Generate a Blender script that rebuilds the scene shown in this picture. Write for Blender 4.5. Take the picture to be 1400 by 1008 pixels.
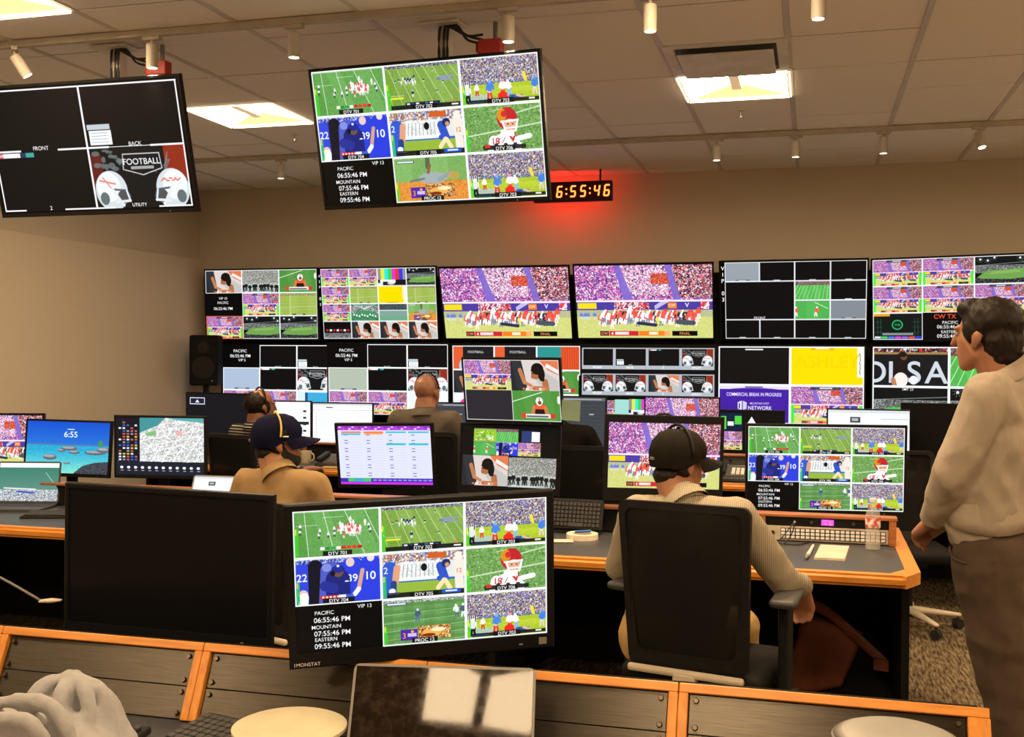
import bpy, bmesh, math, random
import numpy as np
from mathutils import Vector, Matrix, Euler, noise

# ------------------------------------------------------------------ clear
for _o in list(bpy.data.objects):
    bpy.data.objects.remove(_o, do_unlink=True)
scene = bpy.context.scene
COL = scene.collection
PI = math.pi

# ------------------------------------------------------------------ camera
F_PX, YAW, PITCH, ROLL = 1494.7, 0.26773, -0.015826, 0.0041827
CAM = Vector((0.0, 0.0, 1.6))
_f = Vector((-math.sin(YAW) * math.cos(PITCH), math.cos(YAW) * math.cos(PITCH), math.sin(PITCH)))
_r = Vector((math.cos(YAW), math.sin(YAW), 0))
_u = _r.cross(_f)
RR = _r * math.cos(ROLL) + _u * math.sin(ROLL)
UU = -_r * math.sin(ROLL) + _u * math.cos(ROLL)
cam_d = bpy.data.cameras.new('camera')
cam_d.sensor_fit = 'HORIZONTAL'
cam_d.sensor_width = 36.0
cam_d.lens = 36.0 * F_PX / 1400.0
cam_d.clip_start = 0.05
cam = bpy.data.objects.new('camera', cam_d)
COL.objects.link(cam)
cam.matrix_world = Matrix(((RR.x, UU.x, -_f.x, CAM.x), (RR.y, UU.y, -_f.y, CAM.y), (RR.z, UU.z, -_f.z, CAM.z), (0, 0, 0, 1)))
scene.camera = cam

# ------------------------------------------------------------------ world, exposure
world = bpy.data.worlds.new('world')
scene.world = world
world.use_nodes = True
world.node_tree.nodes['Background'].inputs[0].default_value = (0.012, 0.009, 0.006, 1)
world.node_tree.nodes['Background'].inputs[1].default_value = 1.0
scene.view_settings.view_transform = 'Standard'
scene.view_settings.look = 'None'
scene.view_settings.gamma = 1.0
scene.view_settings.use_curve_mapping = False
scene.view_settings.exposure = 0.6
LAMP = (1.0, 0.71, 0.41)       # warm white of the room's lamps
TROFFER = 46.0                 # radiance of a ceiling light diffuser
SPOT_W = 40.0                   # watts of a track head
SCREEN = 0.82                  # radiance of a lit screen at white


def ray(px, py):
    return _f + RR * ((px - 700) / F_PX) + UU * ((504 - py) / F_PX)


def at(px, py, Y):
    d = ray(px, py)
    return CAM + d * (Y / d.y)


def atz(px, py, Z):
    d = ray(px, py)
    return CAM + d * ((Z - CAM.z) / d.z)


# ------------------------------------------------------------------ helpers
def link(o):
    COL.objects.link(o)
    return o


def tag(o, label=None, cat=None, group=None, kind=None):
    if label:
        o['label'] = label
    if cat:
        o['category'] = cat
    if group:
        o['group'] = group
    if kind:
        o['kind'] = kind
    return o


def empty(name, loc, rz=0.0, label=None, cat=None, group=None):
    o = bpy.data.objects.new(name, None)
    o.empty_display_size = 0.05
    link(o)
    o.location = loc
    o.rotation_euler = (0, 0, rz)
    return tag(o, label, cat, group)


def mesh_of(bm, name, mat=None, smooth=False, ang=None):
    bmesh.ops.recalc_face_normals(bm, faces=bm.faces)
    me = bpy.data.meshes.new(name)
    bm.to_mesh(me)
    bm.free()
    if mat:
        me.materials.append(mat)
    if smooth:
        me.polygons.foreach_set('use_smooth', [True] * len(me.polygons))
        if ang:
            me.set_sharp_from_angle(angle=ang)
    return me


def obj(name, me, mat=None, parent=None, loc=None, rot=None, smooth=False, ang=None, label=None):
    if isinstance(me, bmesh.types.BMesh):
        me = mesh_of(me, name, mat, smooth, ang)
    o = bpy.data.objects.new(name, me)
    link(o)
    if parent:
        o.parent = parent
    if loc is not None:
        o.location = loc
    if rot is not None:
        o.rotation_euler = rot
    if label:
        o['label'] = label
    return o


def BM():
    return bmesh.new()


def box(bm, x0, x1, y0, y1, z0, z1, bev=0.0, seg=2, M=None):
    vs = [bm.verts.new(p) for p in ((x0, y0, z0), (x1, y0, z0), (x1, y1, z0), (x0, y1, z0), (x0, y0, z1), (x1, y0, z1), (x1, y1, z1), (x0, y1, z1))]
    fs = [bm.faces.new([vs[i] for i in f]) for f in ((0, 3, 2, 1), (4, 5, 6, 7), (0, 1, 5, 4), (1, 2, 6, 5), (2, 3, 7, 6), (3, 0, 4, 7))]
    if bev > 0:
        es = list({e for f in fs for e in f.edges})
        r = bmesh.ops.bevel(bm, geom=es, offset=bev, segments=seg, affect='EDGES', profile=0.5)
        vs = list({v for f in r['faces'] for v in f.verts} | {v for v in vs if v.is_valid})
    if M is not None:
        bmesh.ops.transform(bm, matrix=M, verts=[v for v in vs if v.is_valid])
    return bm


def cyl(bm, p0, p1, r0, r1=None, n=16, cap=True):
    p0, p1 = Vector(p0), Vector(p1)
    r1 = r0 if r1 is None else r1
    d = p1 - p0
    q = d.to_track_quat('Z', 'Y').to_matrix().to_4x4()
    M = Matrix.Translation((p0 + p1) / 2) @ q
    bmesh.ops.create_cone(bm, cap_ends=cap, cap_tris=False, segments=n, radius1=r0, radius2=r1, depth=d.length, matrix=M)
    return bm


def lathe(bm, prof, n=24, c=(0, 0, 0)):
    rings = []
    for r, z in prof:
        if r < 1e-6:
            rings.append([bm.verts.new((c[0], c[1], c[2] + z))])
        else:
            rings.append([bm.verts.new((c[0] + r * math.cos(2 * PI * k / n), c[1] + r * math.sin(2 * PI * k / n), c[2] + z)) for k in range(n)])
    for a, b in zip(rings, rings[1:]):
        for k in range(n):
            k2 = (k + 1) % n
            if len(a) == 1 and len(b) == 1:
                continue
            if len(a) == 1:
                bm.faces.new((a[0], b[k2], b[k]))
            elif len(b) == 1:
                bm.faces.new((a[k], a[k2], b[0]))
            else:
                bm.faces.new((a[k], a[k2], b[k2], b[k]))
    return bm


def tube(bm, pts, r, n=8, closed=False):
    pts = [Vector(p) for p in pts]
    rings = []
    for i, p in enumerate(pts):
        a = pts[i - 1] if (i > 0 or closed) else p
        b = pts[(i + 1) % len(pts)] if (i < len(pts) - 1 or closed) else p
        t = (b - a).normalized()
        s = t.cross(Vector((0, 0, 1)))
        if s.length < 1e-3:
            s = t.cross(Vector((0, 1, 0)))
        s.normalize()
        w = s.cross(t)
        rr = r[i] if isinstance(r, (list, tuple)) else r
        rings.append([bm.verts.new(p + s * (rr * math.cos(2 * PI * k / n)) + w * (rr * math.sin(2 * PI * k / n))) for k in range(n)])
    pr = list(zip(rings, rings[1:])) + ([(rings[-1], rings[0])] if closed else [])
    for a, b in pr:
        for k in range(n):
            bm.faces.new((a[k], a[(k + 1) % n], b[(k + 1) % n], b[k]))
    if not closed:
        bm.faces.new(rings[0])
        bm.faces.new(rings[-1])
    return bm


def curve_pts(ctrl, n=24):
    """Catmull-Rom through the control points."""
    c = [Vector(p) for p in ctrl]
    c = [c[0] * 2 - c[1]] + c + [c[-1] * 2 - c[-2]]
    out = []
    segs = len(c) - 3
    for s in range(segs):
        p0, p1, p2, p3 = c[s:s + 4]
        m = max(2, n // segs)
        for k in range(m + (s == segs - 1)):
            t = k / m
            out.append(0.5 * ((2 * p1) + (p2 - p0) * t + (2 * p0 - 5 * p1 + 4 * p2 - p3) * t * t + (3 * p1 - p0 - 3 * p2 + p3) * t ** 3))
    return out


def prism(bm, pts, z0, z1):
    a = [bm.verts.new((x, y, z0)) for x, y in pts]
    b = [bm.verts.new((x, y, z1)) for x, y in pts]
    n = len(pts)
    bm.faces.new(a[::-1])
    bm.faces.new(b)
    for k in range(n):
        bm.faces.new((a[k], a[(k + 1) % n], b[(k + 1) % n], b[k]))
    return bm


def rrect(x0, x1, y0, y1, r, n=5):
    out = []
    for cx, cy, a0 in ((x1 - r, y1 - r, 0), (x0 + r, y1 - r, 90), (x0 + r, y0 + r, 180), (x1 - r, y0 + r, 270)):
        for k in range(n + 1):
            a = math.radians(a0 + 90 * k / n)
            out.append((cx + r * math.cos(a), cy + r * math.sin(a)))
    return out


# ------------------------------------------------------------------ materials
def new_mat(name):
    m = bpy.data.materials.new(name)
    m.use_nodes = True
    nt = m.node_tree
    b = nt.nodes['Principled BSDF']
    return m, nt, b


def N(nt, t, **kw):
    n = nt.nodes.new(t)
    for k, v in kw.items():
        if k.startswith('i_'):
            n.inputs[k[2:].replace('_', ' ')].default_value = v
        else:
            setattr(n, k, v)
    return n


def mat(name, col, rough=0.6, metal=0.0, col2=None, scale=8.0, stretch=(1, 1, 1), bump=0.0, bscale=None, detail=4.0, spec=0.5, lo=0.35, hi=0.65, dist=0.01, sheen=0.0):
    m, nt, b = new_mat(name)
    b.inputs['Roughness'].default_value = rough
    b.inputs['Metallic'].default_value = metal
    b.inputs['Specular IOR Level'].default_value = spec
    if sheen:
        b.inputs['Sheen Weight'].default_value = sheen
    col2 = col2 or tuple(c * 0.85 for c in col)
    tc = N(nt, 'ShaderNodeTexCoord')
    mp = N(nt, 'ShaderNodeMapping')
    mp.inputs['Scale'].default_value = stretch
    nt.links.new(tc.outputs['Object'], mp.inputs['Vector'])
    nz = N(nt, 'ShaderNodeTexNoise', i_Scale=scale, i_Detail=detail)
    nt.links.new(mp.outputs[0], nz.inputs['Vector'])
    cr = N(nt, 'ShaderNodeValToRGB')
    cr.color_ramp.elements[0].position = lo
    cr.color_ramp.elements[0].color = (*col2, 1)
    cr.color_ramp.elements[1].position = hi
    cr.color_ramp.elements[1].color = (*col, 1)
    nt.links.new(nz.outputs['Fac'], cr.inputs[0])
    nt.links.new(cr.outputs[0], b.inputs['Base Color'])
    if bump:
        bp = N(nt, 'ShaderNodeBump', i_Strength=bump, i_Distance=dist)
        if bscale:
            nz2 = N(nt, 'ShaderNodeTexNoise', i_Scale=bscale, i_Detail=3.0)
            nt.links.new(mp.outputs[0], nz2.inputs['Vector'])
            nt.links.new(nz2.outputs['Fac'], bp.inputs['Height'])
        else:
            nt.links.new(nz.outputs['Fac'], bp.inputs['Height'])
        nt.links.new(bp.outputs[0], b.inputs['Normal'])
    return m


def emit_mat(name, col, strength):
    m, nt, b = new_mat(name)
    b.inputs['Base Color'].default_value = (0.02, 0.02, 0.02, 1)
    b.inputs['Emission Color'].default_value = (*col, 1)
    b.inputs['Emission Strength'].default_value = strength
    return m


def stripe_mat(name, c1, c2, scale, axis='X', rough=0.85, bump=0.0, width=0.5, noise_amt=0.0):
    m, nt, b = new_mat(name)
    b.inputs['Roughness'].default_value = rough
    b.inputs['Specular IOR Level'].default_value = 0.25
    tc = N(nt, 'ShaderNodeTexCoord')
    wv = N(nt, 'ShaderNodeTexWave', wave_type='BANDS', bands_direction=axis, i_Scale=scale, i_Distortion=noise_amt, i_Detail=2.0)
    nt.links.new(tc.outputs['Object'], wv.inputs['Vector'])
    cr = N(nt, 'ShaderNodeValToRGB')
    cr.color_ramp.elements[0].position = max(0, width - 0.12)
    cr.color_ramp.elements[0].color = (*c1, 1)
    cr.color_ramp.elements[1].position = min(1, width + 0.12)
    cr.color_ramp.elements[1].color = (*c2, 1)
    nt.links.new(wv.outputs['Fac'], cr.inputs[0])
    nt.links.new(cr.outputs[0], b.inputs['Base Color'])
    if bump:
        bp = N(nt, 'ShaderNodeBump', i_Strength=bump, i_Distance=0.003)
        nt.links.new(wv.outputs['Fac'], bp.inputs['Height'])
        nt.links.new(bp.outputs[0], b.inputs['Normal'])
    return m


M = {}
M['tile'] = mat('ceiling tile', (0.88, 0.86, 0.83), 0.9, col2=(0.85, 0.83, 0.80), scale=60, bump=0.25, bscale=180, dist=0.003)
M['tee'] = mat('ceiling grid metal', (0.62, 0.58, 0.54), 0.45, scale=4)
M['plenum'] = mat('ceiling void', (0.05, 0.045, 0.04), 0.9)
M['wall'] = mat('painted wall', (0.54, 0.48, 0.39), 0.85, col2=(0.52, 0.46, 0.375), scale=1.2, bump=0.1, bscale=140, dist=0.002)
M['panel'] = mat('fabric wall panel', (0.62, 0.55, 0.44), 0.95, col2=(0.59, 0.52, 0.415), scale=90, bump=0.25, bscale=300, dist=0.002)
M['black'] = mat('black plastic', (0.014, 0.014, 0.015), 0.45, col2=(0.010, 0.010, 0.011), scale=30, spec=0.2)
M['black_matte'] = mat('matte black laminate', (0.012, 0.011, 0.011), 0.8, col2=(0.009, 0.009, 0.009), scale=12, spec=0.1)
M['bezel'] = mat('monitor casing', (0.009, 0.009, 0.010), 0.4, col2=(0.009, 0.009, 0.010), scale=20, spec=0.1)
M['dark_grey'] = mat('dark grey plastic', (0.05, 0.05, 0.052), 0.5, scale=30)
M['grey'] = mat('grey plastic', (0.22, 0.21, 0.20), 0.5, scale=20)
M['white_paint'] = mat('white painted metal', (0.80, 0.77, 0.73), 0.45, scale=10)
M['lamp_paint'] = mat('cream lamp body', (0.50, 0.46, 0.40), 0.5, scale=10)
M['cross'] = mat('narrow ceiling rail', (0.32, 0.29, 0.26), 0.6, scale=4)
M['beige'] = mat('beige plastic', (0.62, 0.54, 0.42), 0.55, scale=14)
M['wood'] = mat('orange cherry wood', (0.72, 0.285, 0.042), 0.38, col2=(0.56, 0.20, 0.028), scale=5, stretch=(1.5, 14, 14), detail=6, bump=0.04)
M['wood_v'] = mat('orange cherry wood post', (0.72, 0.285, 0.042), 0.38, col2=(0.56, 0.20, 0.028), scale=5, stretch=(14, 14, 1.5), detail=6, bump=0.04)
M['wood_dark'] = mat('brown cherry wood', (0.40, 0.15, 0.05), 0.42, col2=(0.30, 0.10, 0.032), scale=5, stretch=(1.5, 14, 14), detail=6)
M['laminate'] = mat('dark grey worktop laminate', (0.060, 0.064, 0.075), 0.38, col2=(0.052, 0.055, 0.064), scale=120)
M['steel'] = mat('brushed dark steel', (0.10, 0.088, 0.072), 0.30, 0.95, col2=(0.065, 0.057, 0.047), scale=14, stretch=(1, 60, 60), bump=0.05, lo=0.3, hi=0.7)
_nt = M['steel'].node_tree
_b = _nt.nodes['Principled BSDF']
_b.inputs['Anisotropic'].default_value = 0.85
_tg = N(_nt, 'ShaderNodeTangent', direction_type='RADIAL', axis='X')
_nt.links.new(_tg.outputs[0], _b.inputs['Tangent'])
M['screw'] = mat('dark screw metal', (0.10, 0.08, 0.06), 0.3, 0.9, scale=30)
M['chrome'] = mat('bright metal', (0.6, 0.58, 0.55), 0.25, 1.0, scale=20)
M['key_white'] = mat('white keycap', (0.82, 0.80, 0.80), 0.5, scale=10)
M['key_black'] = mat('black keycap', (0.03, 0.03, 0.032), 0.5, scale=10)
M['red_box'] = mat('red painted box', (0.45, 0.03, 0.025), 0.5, scale=10)
M['cable'] = mat('black rubber cable', (0.012, 0.012, 0.012), 0.6, scale=10)
M['paper'] = mat('white paper', (0.62, 0.55, 0.45), 0.85, scale=10)
M['tape'] = mat('cream masking tape', (0.78, 0.70, 0.55), 0.7, scale=14)
M['blue'] = mat('blue plastic', (0.02, 0.12, 0.45), 0.5, scale=10)
M['cream'] = mat('cream paper plate', (0.66, 0.58, 0.40), 0.6, scale=10)
M['grey_plate'] = mat('grey plastic bowl', (0.30, 0.29, 0.27), 0.45, scale=10)
M['fleece'] = mat('grey fleece', (0.33, 0.33, 0.345), 0.95, col2=(0.29, 0.29, 0.305), scale=60, bump=0.3, bscale=260, dist=0.003, sheen=0.3)
M['tan_leather'] = mat('rust leather', (0.26, 0.075, 0.035), 0.5, col2=(0.18, 0.05, 0.024), scale=14, bump=0.15)
M['skin'] = mat('skin', (0.38, 0.175, 0.098), 0.5, col2=(0.33, 0.145, 0.08), scale=14)
M['skin_red'] = mat('flushed skin', (0.36, 0.165, 0.105), 0.5, col2=(0.30, 0.13, 0.08), scale=10)
M['hair'] = mat('dark brown hair', (0.014, 0.008, 0.005), 0.55, col2=(0.009, 0.005, 0.003), scale=40, stretch=(6, 1, 1), bump=0.35, dist=0.003, spec=0.25)
M['beard'] = mat('black beard', (0.012, 0.009, 0.008), 0.7, scale=60, bump=0.4)
M['eye'] = mat('eye', (0.55, 0.5, 0.45), 0.2, scale=10)
M['lips'] = mat('lips', (0.38, 0.12, 0.09), 0.5, scale=10)
M['navy'] = mat('navy cotton', (0.007, 0.007, 0.028), 0.85, col2=(0.005, 0.005, 0.022), scale=80, bump=0.1, spec=0.08)
M['gold'] = mat('gold thread', (0.75, 0.50, 0.12), 0.5, scale=30)
M['charcoal'] = mat('faded charcoal cotton', (0.017, 0.014, 0.0115), 0.9, col2=(0.013, 0.011, 0.009), scale=60, bump=0.1, spec=0.08)
M['shirt_cream'] = stripe_mat('ribbed cream shirt', (0.30, 0.255, 0.185), (0.44, 0.385, 0.29), 46, 'X', 0.9, 0.35)
M['shirt_beige'] = mat('beige cotton shirt', (0.37, 0.31, 0.25), 0.85, col2=(0.34, 0.285, 0.23), scale=20, bump=0.55, bscale=11, dist=0.02, stretch=(1.2, 1.2, .55))
M['shirt_tan'] = mat('tan cotton jacket', (0.31, 0.195, 0.085), 0.85, col2=(0.28, 0.175, 0.075), scale=20, bump=0.1, bscale=300, dist=0.002)
M['shirt_olive'] = mat('grey olive shirt', (0.115, 0.095, 0.075), 0.9, col2=(0.095, 0.078, 0.062), scale=12)
M['shirt_stripe'] = stripe_mat('black and white striped shirt', (0.02, 0.02, 0.022), (0.42, 0.39, 0.35), 17, 'Z', 0.9, 0.0, 0.80)
M['hoodie_black'] = mat('black sweatshirt', (0.010, 0.009, 0.009), 0.95, scale=30, spec=0.05)
M['trousers'] = mat('brown trousers', (0.068, 0.043, 0.027), 0.85, col2=(0.058, 0.036, 0.023), scale=30, bump=0.1, bscale=400, dist=0.001)
M['khaki'] = mat('khaki trousers', (0.50, 0.32, 0.12), 0.85, scale=20)
M['jeans'] = mat('dark jeans', (0.03, 0.033, 0.05), 0.85, scale=40)
M['shoe'] = mat('dark leather shoe', (0.03, 0.018, 0.012), 0.4, scale=20)
M['rubber'] = mat('black rubber', (0.01, 0.01, 0.01), 0.7, scale=20)
M['note_green'] = mat('pale green sticky note', (0.19, 0.29, 0.22), 0.8, scale=10)


def glossy_black():
    m, nt, b = new_mat('glossy dark screen')
    b.inputs['Base Color'].default_value = (0.006, 0.006, 0.007, 1)
    b.inputs['Roughness'].default_value = 0.3
    b.inputs['Specular IOR Level'].default_value = 0.12
    return m


M['screen_off'] = glossy_black()


def laptop_glass():
    m, nt, b = new_mat('smudged laptop glass')
    tc = N(nt, 'ShaderNodeTexCoord')
    nz = N(nt, 'ShaderNodeTexNoise', i_Scale=45.0, i_Detail=5.0, i_Roughness=0.65)
    nt.links.new(tc.outputs['Object'], nz.inputs['Vector'])
    cr = N(nt, 'ShaderNodeValToRGB')
    cr.color_ramp.elements[0].position = 0.45
    cr.color_ramp.elements[0].color = (0.012, 0.008, 0.006, 1)
    cr.color_ramp.elements[1].position = 0.78
    cr.color_ramp.elements[1].color = (0.045, 0.030, 0.020, 1)
    nt.links.new(nz.outputs['Fac'], cr.inputs[0])
    nt.links.new(cr.outputs[0], b.inputs['Base Color'])
    mr = N(nt, 'ShaderNodeMapRange', i_From_Min=0.3, i_From_Max=0.8, i_To_Min=0.02, i_To_Max=0.06)
    nt.links.new(nz.outputs['Fac'], mr.inputs['Value'])
    nt.links.new(mr.outputs[0], b.inputs['Roughness'])
    b.inputs['Specular IOR Level'].default_value = 0.16
    b.inputs['IOR'].default_value = 1.5
    return m


M['laptop_glass'] = laptop_glass()


def carpet_mat():
    m, nt, b = new_mat('loop pile carpet')
    b.inputs['Roughness'].default_value = 0.95
    b.inputs['Specular IOR Level'].default_value = 0.1
    tc = N(nt, 'ShaderNodeTexCoord')
    mp = N(nt, 'ShaderNodeMapping')
    mp.inputs['Scale'].default_value = (1, 0.14, 1)
    mp.inputs['Rotation'].default_value = (0, 0, 0.12)
    nt.links.new(tc.outputs['Object'], mp.inputs['Vector'])
    vo = N(nt, 'ShaderNodeTexNoise', i_Scale=75.0, i_Detail=2.0, i_Roughness=0.6)
    nt.links.new(mp.outputs[0], vo.inputs['Vector'])
    cr = N(nt, 'ShaderNodeValToRGB')
    cr.color_ramp.elements[0].position = 0.38
    cr.color_ramp.elements[0].color = (0.045, 0.032, 0.019, 1)
    cr.color_ramp.elements[1].position = 0.62
    cr.color_ramp.elements[1].color = (0.21, 0.162, 0.10, 1)
    nt.links.new(vo.outputs['Fac'], cr.inputs[0])
    nt.links.new(cr.outputs[0], b.inputs['Base Color'])
    bp = N(nt, 'ShaderNodeBump', i_Strength=0.6, i_Distance=0.006)
    nt.links.new(vo.outputs['Fac'], bp.inputs['Height'])
    nt.links.new(bp.outputs[0], b.inputs['Normal'])
    return m


M['carpet'] = carpet_mat()


def mesh_fabric():
    m, nt, b = new_mat('black chair mesh')
    b.inputs['Base Color'].default_value = (0.010, 0.010, 0.010, 1)
    b.inputs['Roughness'].default_value = 0.8
    b.inputs['Specular IOR Level'].default_value = 0.08
    b.inputs['Alpha'].default_value = 0.985
    return m


M['chair_mesh'] = mesh_fabric()


def glass_mat(name, col, rough=0.05, alpha=0.35):
    m, nt, b = new_mat(name)
    b.inputs['Base Color'].default_value = (*col, 1)
    b.inputs['Roughness'].default_value = rough
    b.inputs['Alpha'].default_value = alpha
    b.inputs['Specular IOR Level'].default_value = 0.7
    return m


M['bottle'] = glass_mat('clear bottle plastic', (0.80, 0.78, 0.74), 0.08, 0.22)
M['water'] = glass_mat('water', (0.55, 0.52, 0.48), 0.05, 0.25)

# ------------------------------------------------------------------ screen pictures, drawn in code
rng = np.random.default_rng(7)


def hexc(h):
    return tuple(int(h[i:i + 2], 16) / 255 for i in (0, 2, 4))


_TXT = {}
_fc = bpy.data.curves.new('letter_curve', 'FONT')
_fc.offset = 0.012
_fo = bpy.data.objects.new('letter_source', _fc)
COL.objects.link(_fo)


def text_tris(s):
    if s not in _TXT:
        _fc.body = s
        dg = bpy.context.evaluated_depsgraph_get()
        dg.update()
        ev = _fo.evaluated_get(dg)
        me = ev.to_mesh()
        me.calc_loop_triangles()
        co = np.empty(len(me.vertices) * 3, np.float32)
        me.vertices.foreach_get('co', co)
        co = co.reshape(-1, 3)[:, :2]
        t = np.empty(len(me.loop_triangles) * 3, np.int32)
        me.loop_triangles.foreach_get('vertices', t)
        _TXT[s] = (co.copy(), t.reshape(-1, 3).copy())
        ev.to_mesh_clear()
    return _TXT[s]


class Pic:
    def __init__(s, w, h, c='000000'):
        s.w, s.h = w, h
        s.a = np.empty((h, w, 3), np.float32)
        s.a[:] = hexc(c) if isinstance(c, str) else c

    def sdf(s, fn, bb, c, al=1.0):
        x0, y0, x1, y1 = max(0, int(bb[0]) - 2), max(0, int(bb[1]) - 2), min(s.w, int(bb[2]) + 3), min(s.h, int(bb[3]) + 3)
        if x1 <= x0 or y1 <= y0:
            return s
        Y, X = np.mgrid[y0:y1, x0:x1] + 0.5
        m = (np.clip(0.5 - fn(X, Y), 0, 1) * al)[..., None]
        c = hexc(c) if isinstance(c, str) else c
        s.a[y0:y1, x0:x1] = s.a[y0:y1, x0:x1] * (1 - m) + np.array(c, np.float32) * m
        return s

    def rect(s, x0, y0, x1, y1, c, al=1.0):
        return s.sdf(lambda X, Y: np.maximum(np.maximum(x0 - X, X - x1), np.maximum(y0 - Y, Y - y1)), (x0, y0, x1, y1), c, al)

    def ell(s, cx, cy, rx, ry, c, al=1.0):
        k = min(rx, ry)
        return s.sdf(lambda X, Y: (np.sqrt(((X - cx) / rx) ** 2 + ((Y - cy) / ry) ** 2) - 1) * k, (cx - rx, cy - ry, cx + rx, cy + ry), c, al)

    def cap(s, x0, y0, x1, y1, r, c, al=1.0):
        dx, dy = x1 - x0, y1 - y0
        L = dx * dx + dy * dy + 1e-9

        def fn(X, Y):
            t = np.clip(((X - x0) * dx + (Y - y0) * dy) / L, 0, 1)
            return np.hypot(X - x0 - t * dx, Y - y0 - t * dy) - r
        return s.sdf(fn, (min(x0, x1) - r, min(y0, y1) - r, max(x0, x1) + r, max(y0, y1) + r), c, al)

    def poly(s, pts, c, al=1.0):
        p = np.array(pts, float)

        def fn(X, Y):
            ins = np.zeros(X.shape, bool)
            j = len(p) - 1
            for i in range(len(p)):
                (xi, yi), (xj, yj) = p[i], p[j]
                if yi != yj:
                    ins ^= ((yi > Y) != (yj > Y)) & (X < (xj - xi) * (Y - yi) / (yj - yi) + xi)
                j = i
            return np.where(ins, -1, 1)
        return s.sdf(fn, (p[:, 0].min(), p[:, 1].min(), p[:, 0].max(), p[:, 1].max()), c, al)

    def crowd(s, x0, y0, x1, y1, cols, k=4, base=None):
        x0, y0, x1, y1 = int(x0), int(y0), int(min(x1, s.w)), int(min(y1, s.h))
        c = np.array([hexc(q) for q in cols], np.float32)
        out = None
        for kk, pr in ((k, 1.0), (max(2, k // 2), 0.55)):
            gh, gw = (y1 - y0) // kk + 2, (x1 - x0) // kk + 2
            g = c[rng.integers(0, len(c), (gh, gw))] * rng.uniform(0.75, 1.15, (gh, gw, 1))
            g = np.repeat(np.repeat(g, kk, 0), kk, 1)
            oy, ox = rng.integers(0, kk, 2)
            g = g[oy:oy + y1 - y0, ox:ox + x1 - x0]
            if out is None:
                out = g
            else:
                m = np.repeat(np.repeat(rng.random((gh, gw, 1)) < pr, kk, 0), kk, 1)[oy:oy + y1 - y0, ox:ox + x1 - x0]
                out = np.where(m, g, out)
        q = np.pad(out, ((1, 1), (1, 1), (0, 0)), mode='edge')
        out = 0.5 * out + 0.125 * (q[:-2, 1:-1] + q[2:, 1:-1] + q[1:-1, :-2] + q[1:-1, 2:])
        s.a[y0:y1, x0:x1] = np.clip(out, 0, 1)
        return s

    def grain(s, x0, y0, x1, y1, amt=0.05, k=2):
        x0, y0, x1, y1 = int(x0), int(y0), int(x1), int(y1)
        n = rng.normal(0, amt, ((y1 - y0) // k + 1, (x1 - x0) // k + 1, 1)).astype(np.float32)
        n = np.repeat(np.repeat(n, k, 0), k, 1)[:y1 - y0, :x1 - x0]
        s.a[y0:y1, x0:x1] = np.clip(s.a[y0:y1, x0:x1] + n, 0, 1)
        return s

    def text(s, t, x, y, h, c='ffffff', anchor='c', sx=1.0):
        co, tr = text_tris(t)
        if not len(tr):
            return s
        k = h / 0.72
        P = co.copy()
        wid = P[:, 0].max() + P[:, 0].min()
        P[:, 0] = P[:, 0] * k * sx
        off = {'c': wid * k * sx / 2, 'l': 0, 'r': wid * k * sx}[anchor]
        P[:, 0] += x - off
        P[:, 1] = y + h / 2 - P[:, 1] * k
        S = 3
        x0, y0 = int(P[:, 0].min()) - 1, int(P[:, 1].min()) - 1
        x1, y1 = int(P[:, 0].max()) + 2, int(P[:, 1].max()) + 2
        W, H = (x1 - x0) * S, (y1 - y0) * S
        msk = np.zeros((H, W), bool)
        Q = (P - (x0, y0)) * S
        for a, b, cc in tr:
            p, q, r = Q[a], Q[b], Q[cc]
            u0, v0 = max(0, int(min(p[0], q[0], r[0]))), max(0, int(min(p[1], q[1], r[1])))
            u1, v1 = min(W, int(max(p[0], q[0], r[0])) + 2), min(H, int(max(p[1], q[1], r[1])) + 2)
            if u1 <= u0 or v1 <= v0:
                continue
            Y, X = np.mgrid[v0:v1, u0:u1] + 0.5
            d0 = (q[0] - p[0]) * (Y - p[1]) - (q[1] - p[1]) * (X - p[0])
            d1 = (r[0] - q[0]) * (Y - q[1]) - (r[1] - q[1]) * (X - q[0])
            d2 = (p[0] - r[0]) * (Y - r[1]) - (p[1] - r[1]) * (X - r[0])
            msk[v0:v1, u0:u1] |= ((d0 >= 0) & (d1 >= 0) & (d2 >= 0)) | ((d0 <= 0) & (d1 <= 0) & (d2 <= 0))
        m = msk.reshape(y1 - y0, S, x1 - x0, S).mean((1, 3))
        a0, b0, a1, b1 = max(0, y0), max(0, x0), min(s.h, y1), min(s.w, x1)
        if a1 <= a0 or b1 <= b0:
            return s
        m = m[a0 - y0:a1 - y0, b0 - x0:b1 - x0, None]
        s.a[a0:a1, b0:b1] = s.a[a0:a1, b0:b1] * (1 - m) + np.array(hexc(c), np.float32) * m
        return s

    def paste(s, p, x0, y0, x1, y1, border=None, bw=2):
        x0, y0, x1, y1 = [int(round(v)) for v in (x0, y0, x1, y1)]
        w, h = x1 - x0, y1 - y0
        if w < 2 or h < 2:
            return s
        S = 2
        yi = np.minimum(((np.arange(h * S) + 0.5) * p.h / (h * S)).astype(int), p.h - 1)
        xi = np.minimum(((np.arange(w * S) + 0.5) * p.w / (w * S)).astype(int), p.w - 1)
        b = p.a[yi][:, xi].reshape(h, S, w, S, 3).mean((1, 3))
        a0, b0, a1, b1 = max(0, y0), max(0, x0), min(s.h, y1), min(s.w, x1)
        s.a[a0:a1, b0:b1] = b[a0 - y0:a1 - y0, b0 - x0:b1 - x0]
        if border:
            s.frame(x0, y0, x1, y1, border, bw)
        return s

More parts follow.
